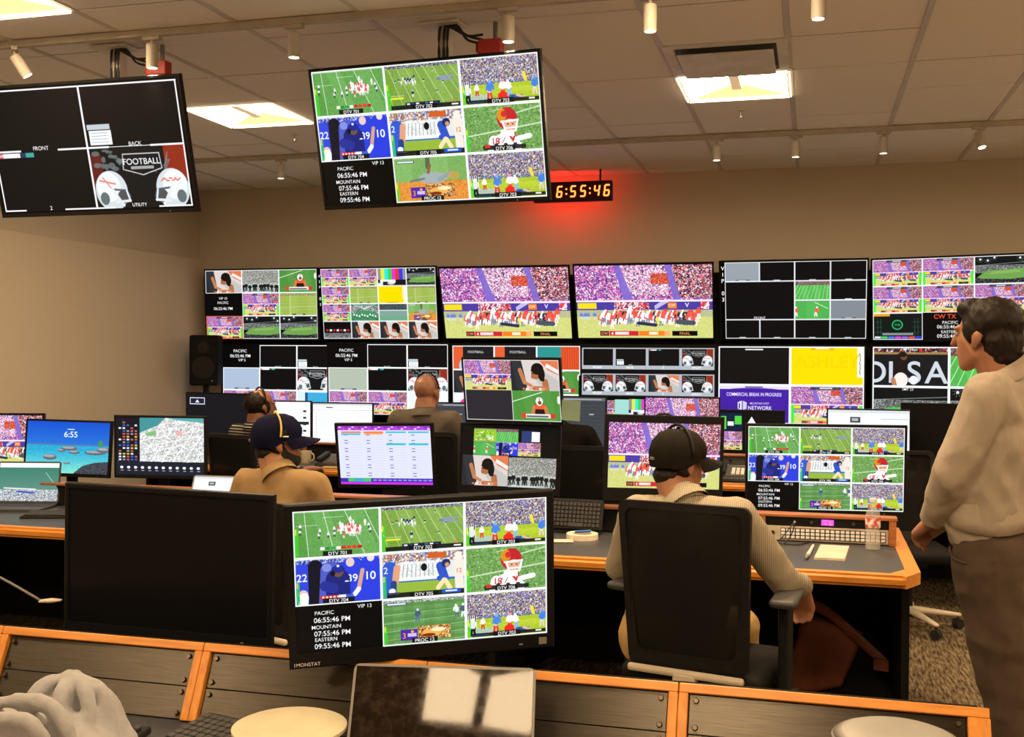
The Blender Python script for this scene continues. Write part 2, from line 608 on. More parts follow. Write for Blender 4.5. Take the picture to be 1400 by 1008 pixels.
    def frame(s, x0, y0, x1, y1, c, bw=2):
        h = bw / 2
        s.rect(x0 - h, y0 - h, x1 + h, y0 + h, c)
        s.rect(x0 - h, y1 - h, x1 + h, y1 + h, c)
        s.rect(x0 - h, y0 - h, x0 + h, y1 + h, c)
        s.rect(x1 - h, y0 - h, x1 + h, y1 + h, c)
        return s

    def image(s, name):
        im = bpy.data.images.new(name, s.w, s.h, alpha=False)
        px = np.ones((s.h, s.w, 4), np.float32)
        px[..., :3] = np.clip(s.a[::-1], 0, 1)
        im.pixels.foreach_set(px.ravel())
        im.update()
        im.pack()
        return im


def P180(c='000000'):
    return Pic(320, 180, c)


def field(p, y0, cols=('5f9a36', '70a944'), stripes=6, slant=0.0):
    h = p.h - y0
    for k in range(stripes):
        a, b = p.w * k / stripes, p.w * (k + 1) / stripes
        p.poly([(a, y0), (b, y0), (b + slant * h, p.h), (a + slant * h, p.h)], cols[k % 2])
    p.rect(0, y0, p.w, p.h, cols[0], 0.35)
    p.grain(0, y0, p.w, p.h, 0.025, 3)
    return p


def player(p, x, y, h, jersey, pants, helmet, lean=0.0, legs=None):
    """a small standing player: feet at (x, y), height h"""
    legs = legs or pants
    hx = x + lean * h
    p.cap(x - .10 * h, y, x - .04 * h, y - .42 * h, .06 * h, legs)
    p.cap(x + .12 * h, y, x + .04 * h, y - .42 * h, .06 * h, legs)
    p.cap(x, y - .42 * h, (x + hx) / 2, y - .5 * h, .11 * h, pants)
    p.cap((x + hx) / 2, y - .52 * h, hx, y - .74 * h, .15 * h, jersey)
    p.cap(hx - .14 * h, y - .74 * h, hx - .2 * h, y - .5 * h, .05 * h, jersey)
    p.cap(hx + .14 * h, y - .74 * h, hx + .2 * h, y - .5 * h, .05 * h, jersey)
    p.ell(hx, y - .90 * h, .095 * h, .10 * h, helmet)
    return p


def meter(p, lvl=0.55):
    p.rect(4, p.h * (1 - lvl), 9, p.h - 4, '2fd11c')
    p.rect(11, p.h * (1 - lvl), 15, p.h - 4, '2fd11c')
    p.rect(4, p.h * (1 - lvl), 9, p.h * (1 - lvl) + 22, 'd8e01c')
    return p


def tally(p, t, w=110):
    p.rect(160 - w / 2, p.h - 21, 160 + w / 2, p.h - 2, '101010', 0.9)
    p.text(t, 160, p.h - 11, 14)
    return p


def pic_701():
    p = P180('4f8f3a')
    field(p, 0, ('5f9a4c', '70a95c'), 5, 0.35)
    p.rect(0, 0, 320, 5, 'd9d9d9', .7)
    for a, b in ((40, 52), (110, 150), (190, 262), (265, 340)):
        p.cap(a, 4, b, 176, 1.1, 'dfeadf')
    for y in (28, 56):
        for k in range(9):
            p.cap(8 + k * 9 + (y == 28) * 100, y, 13 + k * 9 + (y == 28) * 100, y - .6, 1, 'cfe0cf')
    for k in range(34):
        x, y = rng.normal(212, 20), rng.normal(88, 17)
        player(p, x, y, 24, *(('e8e4e6', 'f0eeee', 'ffffff') if rng.random() < .62 else ('d85a58', 'e9d6d6', 'c23a34')))
    for x, y in ((92, 108), (96, 92), (128, 106), (150, 104), (150, 86), (285, 96), (22, 92), (24, 72), (280, 78)):
        player(p, x, y, 22, 'e6e6e6', '303840', 'f2f2f2')
    for k in range(8):
        p.rect(96 + k * 20, 142 + (k % 2), 112 + k * 20, 154, ['e8e8e8', '1f8a3a', '2a9a48', 'e8e8e8', 'c82a26', 'd83430', 'd83430', 'b81e1e'][k])
    return tally(meter(p, .62), 'DTV 701')


def pic_702():
    p = P180('6c9832')
    field(p, 0, ('7a9e46', '88ab52'), 6, 0.5)
    p.crowd(0, 0, 320, 14, ('2c2c33', '8a8a92', 'd6d6d6', '50505c'), 3)
    for k in range(9):
        p.cap(-20 + k * 38, 14, 30 + k * 46, 180, 0.9, 'cfdc9a')
    p.poly([(218, 66), (240, 56), (300, 52), (300, 58), (262, 66), (300, 70), (300, 75), (240, 74)], '8893ab', .9)
    p.ell(232, 66, 10, 5, '6f7b96', .9)
    for k in range(16):
        player(p, rng.normal(108, 15), rng.normal(72, 8), 17, '202c50' if k % 2 else 'e8e8ea', 'd8dce4', '2a3c78' if k % 2 else 'f6f6f6')
    for x, y, h in ((116, 128, 26), (168, 72, 15), (210, 34, 12), (222, 118, 13), (60, 66, 14), (44, 70, 13), (250, 82, 12)):
        player(p, x, y, h, '26304e', 'e6e6e6', 'dfe3ee')
    for k in range(10):
        p.cap(18 + k * 6, 122, 22 + k * 6, 121, .8, 'e9edd8')
    p.rect(18, 128, 74, 135, 'dfe02a')
    p.rect(16, 160, 316, 177, '16181c', .92)
    p.rect(80, 150, 230, 172, '1b1f2a')
    for k, c in enumerate(('d8d8d8', '2b3d78', 'f1f1f1', '23262e', '4a68b0', 'f1f1f1', '2b3d78')):
        p.rect(86 + k * 20, 153, 100 + k * 20, 160, c)
    p.cap(282, 168, 306, 168, 3, 'e6e6e6')
    p.ell(288, 154, 5, 5, 'e0704a')
    return tally(meter(p, .58), 'DTV 702')


def pic_703():
    p = P180('8eb02c')
    p.crowd(0, 0, 320, 96, ('3d3f7c', '5b5aa8', 'c9c6d6', 'e8e4ec', '20202c', '7a77b8', 'd9b77a', '4a4c9c', 'f1eef4', '8e4a44', 'd8d060'), 5)
    p.rect(0, 92, 320, 104, '3d4a7a')
    p.crowd(0, 92, 320, 104, ('41508c', 'd4d2da', '2b2f4c', 'a8a8b8'), 4)
    p.rect(0, 103, 320, 180, 'a5bd2e')
    p.rect(0, 118, 320, 140, 'b8c83a', .7)
    p.rect(16, 140, 120, 168, 'a9bdb4', .9)
    p.grain(0, 103, 320, 180, .03, 3)
    for k in range(9):
        p.rect(6 + k * 4, 88 + 2 * (k % 2), 8 + k * 4, 150, '141414' if k % 2 else 'f0f0f0')
    player(p, 24, 168, 70, 'd9d9d9', '111111', 'f2e9e0')
    player(p, 64, 144, 46, 'eceaea', 'c9352c', 'dcd0c4')
    player(p, 116, 160, 74, '4a7fd6', 'dfe6ee', '7aa6e6', .05, 'd33c30')
    player(p, 172, 152, 66, 'efe9ea', 'e04a40', 'e88a84', 0)
    p.ell(172, 152, 22, 16, 'e2281e')
    p.ell(168, 142, 10, 8, 'e2281e')
    player(p, 198, 150, 60, 'f0ecec', '8ab0e6', 'e6e2ea', -.06)
    p.cap(204, 158, 246, 160, 9, '33539a')
    p.cap(228, 152, 262, 164, 5, 'd0b58e')
    player(p, 302, 150, 64, '3f7cd6', 'e4e4ea', '5a92e0', .04, 'd9c8b2')
    p.cap(262, 70, 268, 96, 6, 'e8d430')
    p.rect(20, 162, 320, 176, '14161a', .9)
    p.rect(22, 168, 90, 174, '1d3a66')
    p.rect(276, 164, 300, 171, 'dcdcdc')
    return tally(meter(p, .4), 'DTV 703')


def pic_704():
    p = P180('2436a8')
    p.rect(0, 0, 320, 180, '2a3cc0')
    p.crowd(0, 0, 320, 20, ('2a3cc0', 'd9dcf0', '8fa0e0', '202a80'), 6)
    p.cap(20, 60, 20, 190, 40, '2f43d0')
    p.text('22', 24, 72, 30, 'e8ecff')
    p.cap(74, 30, 74, 190, 26, '12131f')
    p.ell(28, 138, 18, 18, 'dfb9a6')
    p.cap(30, 150, 26, 190, 18, 'eceef6')
    p.cap(130, 50, 120, 190, 36, '4a57b8')
    p.ell(118, 38, 18, 16, '7c86d4')
    p.cap(214, 40, 218, 200, 40, '2b3ed0')
    p.text('39', 214, 84, 30, 'f0f2ff')
    p.ell(206, 22, 16, 18, 'd9c2ba')
    p.cap(284, 40, 286, 200, 42, '2a3cd2')
    p.text('10', 284, 78, 32, 'f6f7ff')
    p.ell(284, 8, 14, 16, 'ddd0cc')
    p.cap(252, 56, 236, 130, 8, 'c99a84')
    p.cap(236, 130, 222, 148, 9, 'f2f2f6')
    p.cap(158, 90, 160, 200, 46, '1c2472')
    p.cap(110, 110, 140, 120, 20, '262f8c')
    p.ell(160, 58, 20, 20, '6a4a3e')
    p.ell(160, 46, 25, 15, '1f2a8e')
    p.ell(160, 34, 5, 5, 'e8e8f4')
    p.ell(140, 62, 9, 11, '14141c')
    p.ell(192, 96, 8, 3, 'e8ecff')
    p.rect(0, 0, 320, 5, 'd9d9d9', .6)
    p.rect(90, 148, 158, 162, 'cf2a24')
    p.rect(160, 148, 188, 162, 'eeeeee')
    p.rect(190, 148, 216, 162, '3b5ad0')
    for k in range(5):
        p.rect(98 + k * 14, 151, 106 + k * 14, 158, 'f4dada')
    return tally(meter(p, .5), 'DTV 704', 120)


def pic_705():
    p = P180('d9dad6')
    p.crowd(0, 0, 320, 40, ('c8662c', 'd9d6d2', '4a6ab8', 'e8e8e6', 'b08a70', '9aa2b0'), 9)
    p.rect(178, 6, 250, 28, 'c85a22')
    p.crowd(70, 36, 220, 96, ('f2f2f0', 'e2e4e2', 'cdd2d0', 'f8f8f8', '9aa4a0'), 8)
    p.rect(70, 40, 220, 100, 'eef0ee', .6)
    for k in range(8):
        p.cap(84 + k * 16, 48, 78 + k * 17, 100, 1.6, '8f9aa0')
    p.ell(162, 62, 12, 15, '14161a')
    p.rect(0, 108, 320, 120, '3a66b8')
    p.rect(0, 118, 320, 180, '8fae3a')
    p.rect(40, 100, 240, 112, 'eef2f4')
    p.cap(30, 60, 26, 160, 28, '2f56c4')
    p.text('2', 14, 66, 26, 'dfe6f4')
    p.cap(58, 58, 50, 116, 13, 'd69a78')
    p.cap(44, 120, 40, 152, 12, '27407c')
    p.ell(38, 150, 13, 11, 'e8ecf2')
    p.cap(226, 62, 242, 112, 17, '2d50bc')
    p.ell(248, 52, 17, 17, '1c2c5e')
    p.ell(252, 58, 9, 9, 'c9926e')
    p.cap(220, 110, 250, 132, 9, '2d50bc')
    p.cap(240, 118, 216, 148, 9, 'e9d8a4')
    p.cap(244, 120, 262, 152, 9, 'e9d8a4')
    p.cap(296, 40, 300, 150, 17, 'e6ddd2')
    p.text('12', 300, 84, 18, 'd87a3a')
    p.ell(296, 24, 14, 16, 'eae2da')
    p.rect(18, 158, 320, 177, '15171a', .92)
    p.rect(230, 156, 304, 172, '1f52c4')
    p.rect(244, 161, 290, 167, 'dfe8ff')
    p.rect(20, 156, 66, 164, '3c4048')
    return tally(meter(p, .5), 'DTV 705')


def pic_706():
    p = P180('6d9a52')
    p.grain(0, 0, 320, 180, .06, 5)
    p.grain(0, 0, 320, 180, .04, 2)
    p.cap(0, 118, 320, 78, 3, 'd6e6cc', .8)
    p.cap(220, 34, 320, 14, 2.5, 'd6e6cc', .8)
    p.cap(120, 22, 190, 8, 2, 'd6e6cc', .6)
    p.ell(166, 172, 66, 62, 'f1eef0')
    p.cap(120, 140, 112, 176, 22, 'f3f0f2')
    p.cap(222, 134, 268, 126, 10, 'eef0ea')
    p.text('18', 128, 140, 26, 'b8322c', 'c')
    p.poly([(180, 120), (200, 150), (214, 112), (206, 112), (198, 132), (188, 116)], 'c23a36')
    for x0 in (130, 150):
        p.cap(x0 + 16, 128, x0 - 6, 166, 1.4, 'b04440')
    p.rect(150, 100, 206, 124, 'f4f2f4')
    p.ell(180, 54, 42, 44, 'b8242a')
    p.ell(158, 40, 20, 26, 'd9a020', .8)
    p.ell(168, 36, 12, 12, 'c23030')
    p.ell(190, 78, 26, 22, 'dba688')
    p.ell(182, 76, 4, 2.4, '40261c')
    p.ell(202, 76, 4, 2.4, '40261c')
    p.cap(154, 66, 224, 62, 4, 'f0eef0')
    p.cap(160, 68, 172, 104, 4, 'f0eef0')
    p.cap(222, 64, 212, 104, 4, 'f0eef0')
    p.cap(166, 92, 216, 90, 3, 'f0eef0')
    p.cap(170, 104, 212, 102, 3, 'f0eef0')
    p.rect(72, 156, 250, 174, '1b1b1e', .92)
    p.rect(78, 152, 100, 166, 'c8372c')
    for k in range(6):
        p.rect(120 + k * 20, 150, 134 + k * 20, 158, 'e6e4e2' if k % 2 else '2a2a2e')
    return tally(meter(p, .5), 'DTV 706', 90)


def bug3(p):
    p.rect(66, 122, 132, 166, '4a2a9c')
    p.text('3', 80, 146, 22, 'f09030')
    p.rect(94, 138, 128, 152, 'e8d8f4', .8)
    p.ell(112, 132, 6, 5, 'f0b030')
    p.rect(134, 112, 262, 166, '6a3a18')
    p.crowd(134, 112, 262, 166, ('e8c070', 'b8642a', 'f0d8a0', '8a4018', 'd89040', '5a2a10'), 6)
    p.ell(190, 140, 40, 14, 'e2a850')
    p.ell(214, 130, 30, 8, 'f4e0b0')
    p.ell(176, 150, 26, 6, '7a2c14')
    return p


def pic_proc(kind):
    p = P180('5c8a46')
    if kind == 0:
        field(p, 0, ('7fae62', '6fa055'), 4)
        p.rect(0, 100, 320, 180, 'd88a38')
        p.grain(0, 100, 320, 180, .05, 4)
        p.ell(170, 86, 62, 24, '9aa6a6')
        p.cap(70, 96, 130, 88, 4, '6a747a')
        p.cap(196, 94, 246, 70, 8, '8c989c')
        p.ell(262, 80, 26, 17, 'e8903a', .5)
        p.cap(150, 40, 152, 8, 10, '5a6050')
        p.cap(150, 64, 160, 34, 6, '8a5a44')
    else:
        field(p, 14, ('5c8c4c', '6c9c58'), 8, 0.0)
        for k in range(6):
            p.rect(0, 14 + k * 28, 320, 28 + k * 28, '4a7e3c', .5)
        p.crowd(0, 0, 320, 14, ('c8ccc8', '7a8a78', '3a4a40', 'e8e8e6'), 4)
        for k in range(5):
            p.cap(0, 60 + k * 34, 320, 48 + k * 30, .9, 'a9c89a')
        player(p, 132, 92, 52, '3f5a78', '54708c', 'cfd8dc', .04)
        player(p, 288, 84, 50, 'dfe4e8', 'c8ced4', 'f4f4f4', -.08, '5a6a78')
        player(p, 312, 86, 54, '4a5a70', 'dfe4e8', 'e4e8ea')
    p.rect(14, 12, 92, 22, '3a4a68')
    p.rect(17, 14, 88, 20, 'dfe6ee')
    bug3(p)
    return tally(meter(p, .42), 'PROC 12', 100)


def pic_clock(lines, vip=None):
    p = P180('050506')
    for t, x, y, h in lines:
        p.text(t, x, y, h, 'f4f4f4')
    if vip:
        p.text(vip, 256, 12, 15, 'f4f4f4')
    return p


def pic_huddle(w=480, h=270, bug=True):
    p = Pic(w, h, 'b070b8')
    u = w / 480

    def S(*a):
        return [q * u for q in a]
    p.crowd(0, 0, w, 135 * u, ('d070b0', 'e890c0', '8a4aa8', '5c3a98', 'f4d8ec', 'f0f0f4', 'b85aa8', '3a2a5c', 'e8788c', '9a5ac0'), max(3, int(6 * u)))
    p.crowd(S(165)[0], 0, S(330)[0], 110 * u, ('f4e4f0', 'e8b8d8', 'd080b8', '5a3a70', 'f8f4f8', 'e090b0'), max(3, int(6 * u)))
    p.crowd(*S(268, 32, 330, 70), ('e8583c', 'd84830', 'f08868', '8a2c30'), max(3, int(5 * u)))
    p.crowd(*S(345, 0, 480, 120), ('2c2038', 'e8b8c8', 'd06878', 'f4e8ee', '5a4068', 'e86848', '3a2c44'), max(3, int(6 * u)))
    p.poly([S(140, 0), S(160, 0), S(205, 128), S(170, 128)], '7a62c4', .92)
    p.poly([S(318, 0), S(338, 0), S(372, 128), S(346, 128)], '7866c2', .92)
    p.rect(*S(0, 128, 480, 135), 'f0e0f0')
    p.rect(*S(0, 135, 480, 165), '4a3a98')
    p.rect(*S(4, 138, 72, 160), 'e8d020')
    p.crowd(*S(136, 136, 260, 165), ('f4f0f4', 'd8343c', 'f8e8ea', 'e86a70', '5a3a70'), max(3, int(9 * u)))
    p.poly([S(280, 165), S(330, 135), S(300, 135), S(278, 150)], 'b8b0d8')
    p.rect(*S(325, 138, 356, 160), 'f07a28')
    p.text('CW', 340 * u, 148 * u, 10 * u, 'ffe9d0')
    p.text('V', 392 * u, 147 * u, 16 * u, 'f0ecf8')
    p.crowd(*S(440, 136, 470, 162), ('f4f0f4', 'e03a44'), max(3, int(9 * u)))
    p.rect(*S(0, 165, 480, 270), 'c8cc78')
    p.rect(*S(0, 165, 480, 190), 'a8ac8c', .8)
    p.grain(0, 165 * u, w, h, .03, 3)
    for k in range(74):
        x = (82 + 350 * (k + rng.random()) / 74) * u
        y = (212 + rng.normal(0, 6) + 6 * math.sin(k)) * u
        player(p, x, y, 42 * u, *(('e0584c', 'f0e4e2', 'd8443c') if rng.random() < .55 else (('f4ecec', '7a8498', 'f8f4f2') if rng.random() < .7 else ('2a2c3c', '3a3c4c', 'c89878'))))
    for x in (16, 30, 64, 40):
        player(p, x * u, 200 * u, 28 * u, '6a7ac8', 'c8ccd8', '8a98d8')
    p.cap(*S(220, 214, 280, 222), 6 * u, '30304a')
    p.cap(*S(286, 196, 290, 214), 5 * u, 'e0dc50')
    p.cap(*S(360, 210, 412, 214), 9 * u, '4a5058')
    if bug:
        p.rect(*S(80, 244, 112, 262), '5a1a16')
        p.text('CW', 96 * u, 253 * u, 10 * u, 'f0a080')
        p.rect(*S(114, 244, 218, 262), 'c82430')
        p.text('4', 124 * u, 253 * u, 12 * u, 'ffffff')
        p.rect(*S(134, 247, 184, 258), 'f4d8da')
        p.rect(*S(220, 244, 330, 262), 'f07a20')
        p.rect(*S(256, 247, 288, 258), 'ffe4c8')
        p.rect(*S(310, 244, 330, 262), 'f8a868')
        p.rect(*S(338, 244, 426, 262), '0c0c0c')
        p.text('FINAL', 382 * u, 253 * u, 10 * u, 'f08a50')
    return p


def pic_helmets():
    p = P180('141414')
    p.rect(0, 20, 40, 110, '5c1f1c')
    p.rect(248, 0, 320, 100, '8a2c18')
    for k in range(14):
        x, y = rng.uniform(20, 120), rng.uniform(0, 70)
        p.ell(x, y, rng.uniform(6, 14), rng.uniform(4, 10), '6c7478', .8)
    for k in range(10):
        x = rng.uniform(190, 250)
        p.cap(x, rng.uniform(30, 80), x + 16, rng.uniform(20, 80), 2, '787c80', .7)
    p.poly([(112, 22), (232, 22), (236, 66), (172, 84), (108, 66)], '18181a')
    for a, b in (((112, 22), (232, 22)), ((232, 22), (236, 66)), ((236, 66), (172, 84)), ((172, 84), (108, 66)), ((108, 66), (112, 22))):
        p.cap(*a, *b, 1.5, 'c8ccd0')
    p.text('FOOTBALL', 172, 44, 18, 'e8eaec')
    p.rect(134, 58, 210, 67, '9a9ea2')
    for s, c in ((1, 58), (-1, 262)):
        p.ell(c, 128, 54, 60, 'c9d2d8')
        p.ell(c - s * 8, 116, 40, 44, 'e2e8ec')
        p.cap(c + s * 6, 124, c + s * 52, 128, 3, '5a6064')
        p.ell(c + s * 40, 146, 22, 20, '4c4f52')
        p.ell(c - s * 26, 150, 15, 19, '5f6a6c')
        p.cap(c + s * 2, 120, c + s * 34, 172, 4, 'd8dde0')
        p.cap(c + s * 12, 162, c + s * 58, 158, 4, 'd8dde0')
        p.cap(c + s * 50, 128, c + s * 58, 160, 3, 'd8dde0')
    p.cap(22, 96, 74, 108, 2.4, 'e07a6a')
    p.cap(34, 88, 56, 118, 2, 'd8857a')
    for k in range(7):
        p.cap(228 + k * 9, 104 - (k % 2) * 8, 236 + k * 9, 98 + (k % 3) * 3, 2, 'e06a58')
    return p


def pic_black(lbl=None, note=False, bug=False):
    p = P180('0c0b0d')
    if note:
        p.rect(8, 112, 84, 128, 'b8c2c8')
        p.rect(12, 130, 86, 172, 'e8ecef')
        for k in range(4):
            p.rect(18, 136 + k * 9, 74, 138 + k * 9, '9aa4aa')
    if bug:
        p.rect(8, 4, 24, 18, 'e06070')
        p.rect(24, 4, 84, 18, 'e8e4e6')
        p.rect(86, 4, 104, 18, '1c3c50')
        p.rect(104, 4, 132, 18, '3a9c96')
        p.text('CW', 15, 11, 7, 'ffffff')
    if lbl:
        p.text(lbl, 160, 172, 12, 'eeeeee')
    return p


def pic_flat(c, lbl=True):
    p = P180(c)
    if lbl:
        p.rect(100, 162, 230, 174, '5a6068')
        p.rect(130, 165, 196, 171, 'd0d4d8')
    return p


def pic_sit():
    p = P180('c9c4c2')
    p.rect(0, 0, 320, 180, 'cfc6c2')
    p.poly([(190, 0), (320, 0), (320, 90), (250, 60)], 'd8744c')
    p.poly([(240, 20), (320, 60), (320, 84), (230, 40)], 'e6e2de')
    p.rect(0, 0, 62, 180, '23262a')
    p.cap(40, 10, 70, 150, 34, '2c2f34')
    p.cap(62, 60, 88, 130, 13, 'b8764e')
    p.cap(88, 130, 132, 150, 9, 'c07e56')
    p.cap(210, 110, 300, 160, 42, 'b9b6b2')
    p.cap(226, 130, 232, 176, 20, 'a86a44')
    p.cap(150, 164, 236, 166, 12, 'b4744c')
    p.ell(166, 78, 30, 36, 'a86844')
    p.ell(146, 96, 12, 14, 'a2623e')
    p.ell(178, 52, 40, 34, '17110f')
    p.ell(204, 84, 22, 40, '17110f')
    p.cap(148, 40, 140, 62, 5, '17110f')
    p.cap(190, 100, 214, 116, 8, '17110f')
    p.cap(140, 78, 152, 80, 2, '2a1a12')
    for k in range(7):
        p.rect(74 + k * 22, 162 + rng.integers(0, 5), 90 + k * 22, 174, ['d86a4a', 'f0e8e4', 'e89878', 'd8442c'][k % 4])
    return p


def pic_band():
    p = P180('9aa09a')
    p.crowd(0, 0, 320, 112, ('8c938e', 'b4bab4', '6c746e', 'd4d8d2', 'a2887a', '586058'), 5)
    p.rect(0, 108, 320, 180, 'a9b2aa')
    p.grain(0, 108, 320, 180, .04, 3)
    for k in range(12):
        player(p, 14 + k * 27 + rng.normal(0, 5), 166 + rng.normal(0, 3), 64, '181a1c', '1c1e20', 'c8c8c4')
    p.rect(20, 168, 190, 176, 'd8dcd8', .7)
    return p


def pic_orange_player():
    p = P180('4f8c3c')
    field(p, 0, ('4a8a3a', '579445'), 5, .2)
    p.cap(0, 66, 200, 8, 2.4, 'd8e8d0')
    p.ell(180, 108, 44, 38, '2a1612')
    p.cap(150, 94, 212, 94, 14, 'd85a2c')
    p.cap(142, 100, 132, 150, 11, 'c8764a')
    p.cap(218, 100, 232, 150, 11, 'c8764a')
    p.ell(180, 62, 24, 26, 'eceae8')
    p.ell(182, 70, 13, 11, '7a4a34')
    p.cap(180, 38, 182, 58, 3, 'd0602c')
    p.rect(60, 136, 280, 160, 'e6e4e4', .92)
    p.rect(56, 132, 86, 162, 'd8402c')
    p.rect(250, 132, 282, 162, 'c83828')
    p.rect(90, 146, 236, 156, '5a6068')
    p.ell(308, 52, 10, 24, 'e8e0d8')
    return p


def pic_grass():
    p = P180('8fa84a')
    field(p, 0, ('93ab4c', '9fb45a'), 4)
    p.crowd(0, 0, 320, 26, ('b8a878', '8a9a5a', 'a8b870', '6a7a44'), 5)
    for k in range(6):
        p.rect(0, 30 + k * 25, 320, 40 + k * 25, 'a3b85c', .4)
    p.cap(92, 20, 92, 170, 1.4, 'e8eccc')
    p.cap(0, 120, 320, 104, 1.2, 'dfe6bc', .7)
    p.rect(110, 164, 220, 176, '4a5428')
    p.rect(140, 167, 196, 173, 'd8e0b8')
    return p


def pic_stadium(green='6a9a4a', dark=True):
    p = P180('0d1012')
    p.rect(0, 60, 320, 110, '4c524e')
    p.crowd(0, 60, 320, 108, ('3a403e', '8a908c', 'c8ccc8', '20262a', '6c726e'), 4)
    p.poly([(70, 96), (320, 82), (320, 180), (0, 180), (0, 150)], green)
    p.poly([(110, 100), (260, 92), (300, 130), (60, 140)], '86b25c', .7)
    p.crowd(0, 140, 320, 180, ('16181a', '3a3e40', '6a6e70', '0c0e10'), 6)
    p.poly([(60, 120), (300, 108), (320, 140), (220, 152), (30, 146)], green)
    if dark:
        for x, y in ((36, 22), (80, 30), (270, 18), (300, 40), (120, 12)):
            for a in range(4):
                t = a * PI / 4 + .3
                p.cap(x - 22 * math.cos(t), y - 22 * math.sin(t), x + 22 * math.cos(t), y + 22 * math.sin(t), .8, 'b8c4cc', .7)
            p.ell(x, y, 6, 6, 'f2f6f8')
    p.cap(0, 62, 320, 44, 2, 'a0a8a4', .7)
    return p


def pic_bars():
    p = P180('b4b4b4')
    for k, c in enumerate(('8a8a90', 'd8dc30', '30d8d8', '30c83c', 'd830c8', 'd83030', '3038d8', '8a8a90')):
        p.rect(k * 40, 0, k * 40 + 40, 118, c)
    p.rect(0, 118, 320, 180, '14141a')
    p.rect(30, 118, 200, 150, 'f0f0f0')
    p.rect(60, 136, 140, 168, '20202a')
    p.rect(0, 150, 60, 180, 'd8d8e0')
    p.ell(150, 150, 40, 20, 'e8e8ea', .8)
    return p


def pic_yellow(word=None):
    p = P180('f2d200')
    p.rect(280, 0, 320, 180, 'e4e2d8') if not word else p.rect(290, 0, 320, 140, 'e9e7e0')
    if word:
        p.text(word, 160, 66, 58, 'dcbf00')
        p.text(word, 157, 64, 58, 'eccd00')
        p.rect(90, 4, 190, 16, 'e2a818')
        p.rect(110, 7, 170, 12, 'f8e8b0')
        for k in range(5):
            p.cap(300 + 3 * (k % 2), 30 + k * 20, 304, 46 + k * 20, 1.4, '4a4a4a')
    else:
        p.rect(270, 10, 276, 130, 'dfe6f0')
        p.rect(90, 164, 220, 176, 'c8a010')
    return p


def pic_commercial():
    p = P180('3c1d94')
    p.rect(0, 0, 320, 20, 'd8d4e4')
    p.ell(160, 60, 220, 46, '4a22a8')
    p.rect(0, 20, 320, 180, '3e1c98', .85)
    p.rect(120, 7, 200, 13, '5a4a90')
    p.text('COMMERCIAL BREAK IN PROGRESS', 160, 44, 16, 'f4f2fa', sx=.70)
    p.poly([(88, 82), (106, 74), (106, 118), (88, 112)], 'e6e2f2')
    p.poly([(110, 74), (128, 82), (128, 112), (110, 120)], 'c8c0e0')
    p.poly([(92, 88), (98, 85), (98, 112), (92, 110)], '3e1c98')
    p.text('MOUNTAIN WEST', 186, 86, 10, 'e6e2f2', sx=.75)
    p.text('NETWORK', 188, 107, 18, 'f4f2fa', sx=.85)
    return p


def pic_letters():
    p = P180('15171b')
    p.crowd(0, 0, 320, 26, ('2a2224', 'd8d4d0', '14141a', 'c83830', '3a3436'), 12)
    p.rect(0, 24, 320, 34, '9a7a4a')
    for t, x in (('D', 12), ('I', 78), ('S', 176), ('A', 268)):
        p.text(t, x, 112, 100, 'c4ccd4')
    p.cap(118, 60, 122, 190, 30, '1a1413')
    p.ell(132, 46, 14, 14, '6a4230')
    p.ell(128, 34, 17, 12, '1a1413')
    p.ell(120, 150, 30, 34, 'e6e0da')
    p.cap(88, 150, 96, 180, 10, 'b87a58')
    p.ell(174, 150, 18, 20, 'dfe2e6')
    p.rect(196, 6, 210, 20, 'd83028')
    p.text('SMT 23', 150, 10, 10)
    return p


def pic_redplayer():
    p = P180('4fae50')
    field(p, 0, ('4aa84c', '55b257'), 3)
    p.cap(180, 20, 300, 80, 2.5, 'e8f4e4')
    player(p, 190, 150, 90, 'e06048', 'f0e4e0', 'f4f0ee', .12)
    player(p, 12, 150, 90, 'd85848', 'f0e4e0', 'f4f0ee')
    p.rect(0, 0, 320, 12, '6c746c')
    return p


def pic_lines():
    p = P180('52b04c')
    field(p, 40, ('4fac4a', '5cba56'), 6, .2)
    p.crowd(0, 0, 320, 40, ('3a2a30', '8a4a4c', 'c8b8b4', '5a4a50'), 5)
    for k in range(10):
        p.cap(-40 + k * 36, 180, 30 + k * 30, 42, 1.2, 'e4f2e0')
    return p


def pic_tv():
    p = P180('101615')
    p.rect(0, 0, 110, 22, 'd89a20')
    for x in (30, 50, 270, 290):
        p.cap(x, 36, x, 160, 1.2, '2f6a58')
    for y in (60, 96, 130):
        p.cap(10, y, 60, y, 1, '2f6a58')
        p.cap(250, y, 310, y, 1, '2f6a58')
    p.ell(158, 80, 36, 34, '1fae62')
    p.ell(158, 80, 28, 26, '14251e')
    p.text('TVG', 158, 80, 14, '2fd078')
    p.rect(60, 134, 260, 150, '9aa4a4', .8)
    for k, c in enumerate(('d8d4e4', '3ad060', '4a7ae0', 'd04ae0', '9a5ae0', 'e04a4a', '3a3ae0')):
        p.rect(10 + k * 44, 158, 50 + k * 44, 172, c)
    return p


def pic_dome():
    p = P180('2f6a58')
    p.crowd(0, 20, 320, 110, ('3a4a44', 'c8d0cc', '6a7a72', '20302a', 'e0e4e0'), 6)
    p.ell(160, 130, 150, 60, '3f8a5c')
    for k in range(9):
        p.cap(160, 60, 20 + k * 35, 0, 2, 'd8e4e0')
    for k in range(9):
        player(p, 40 + k * 30, 140 + (k % 3) * 8, 40, 'e4e8e6', '2a3a34', 'f4f4f4')
    return p


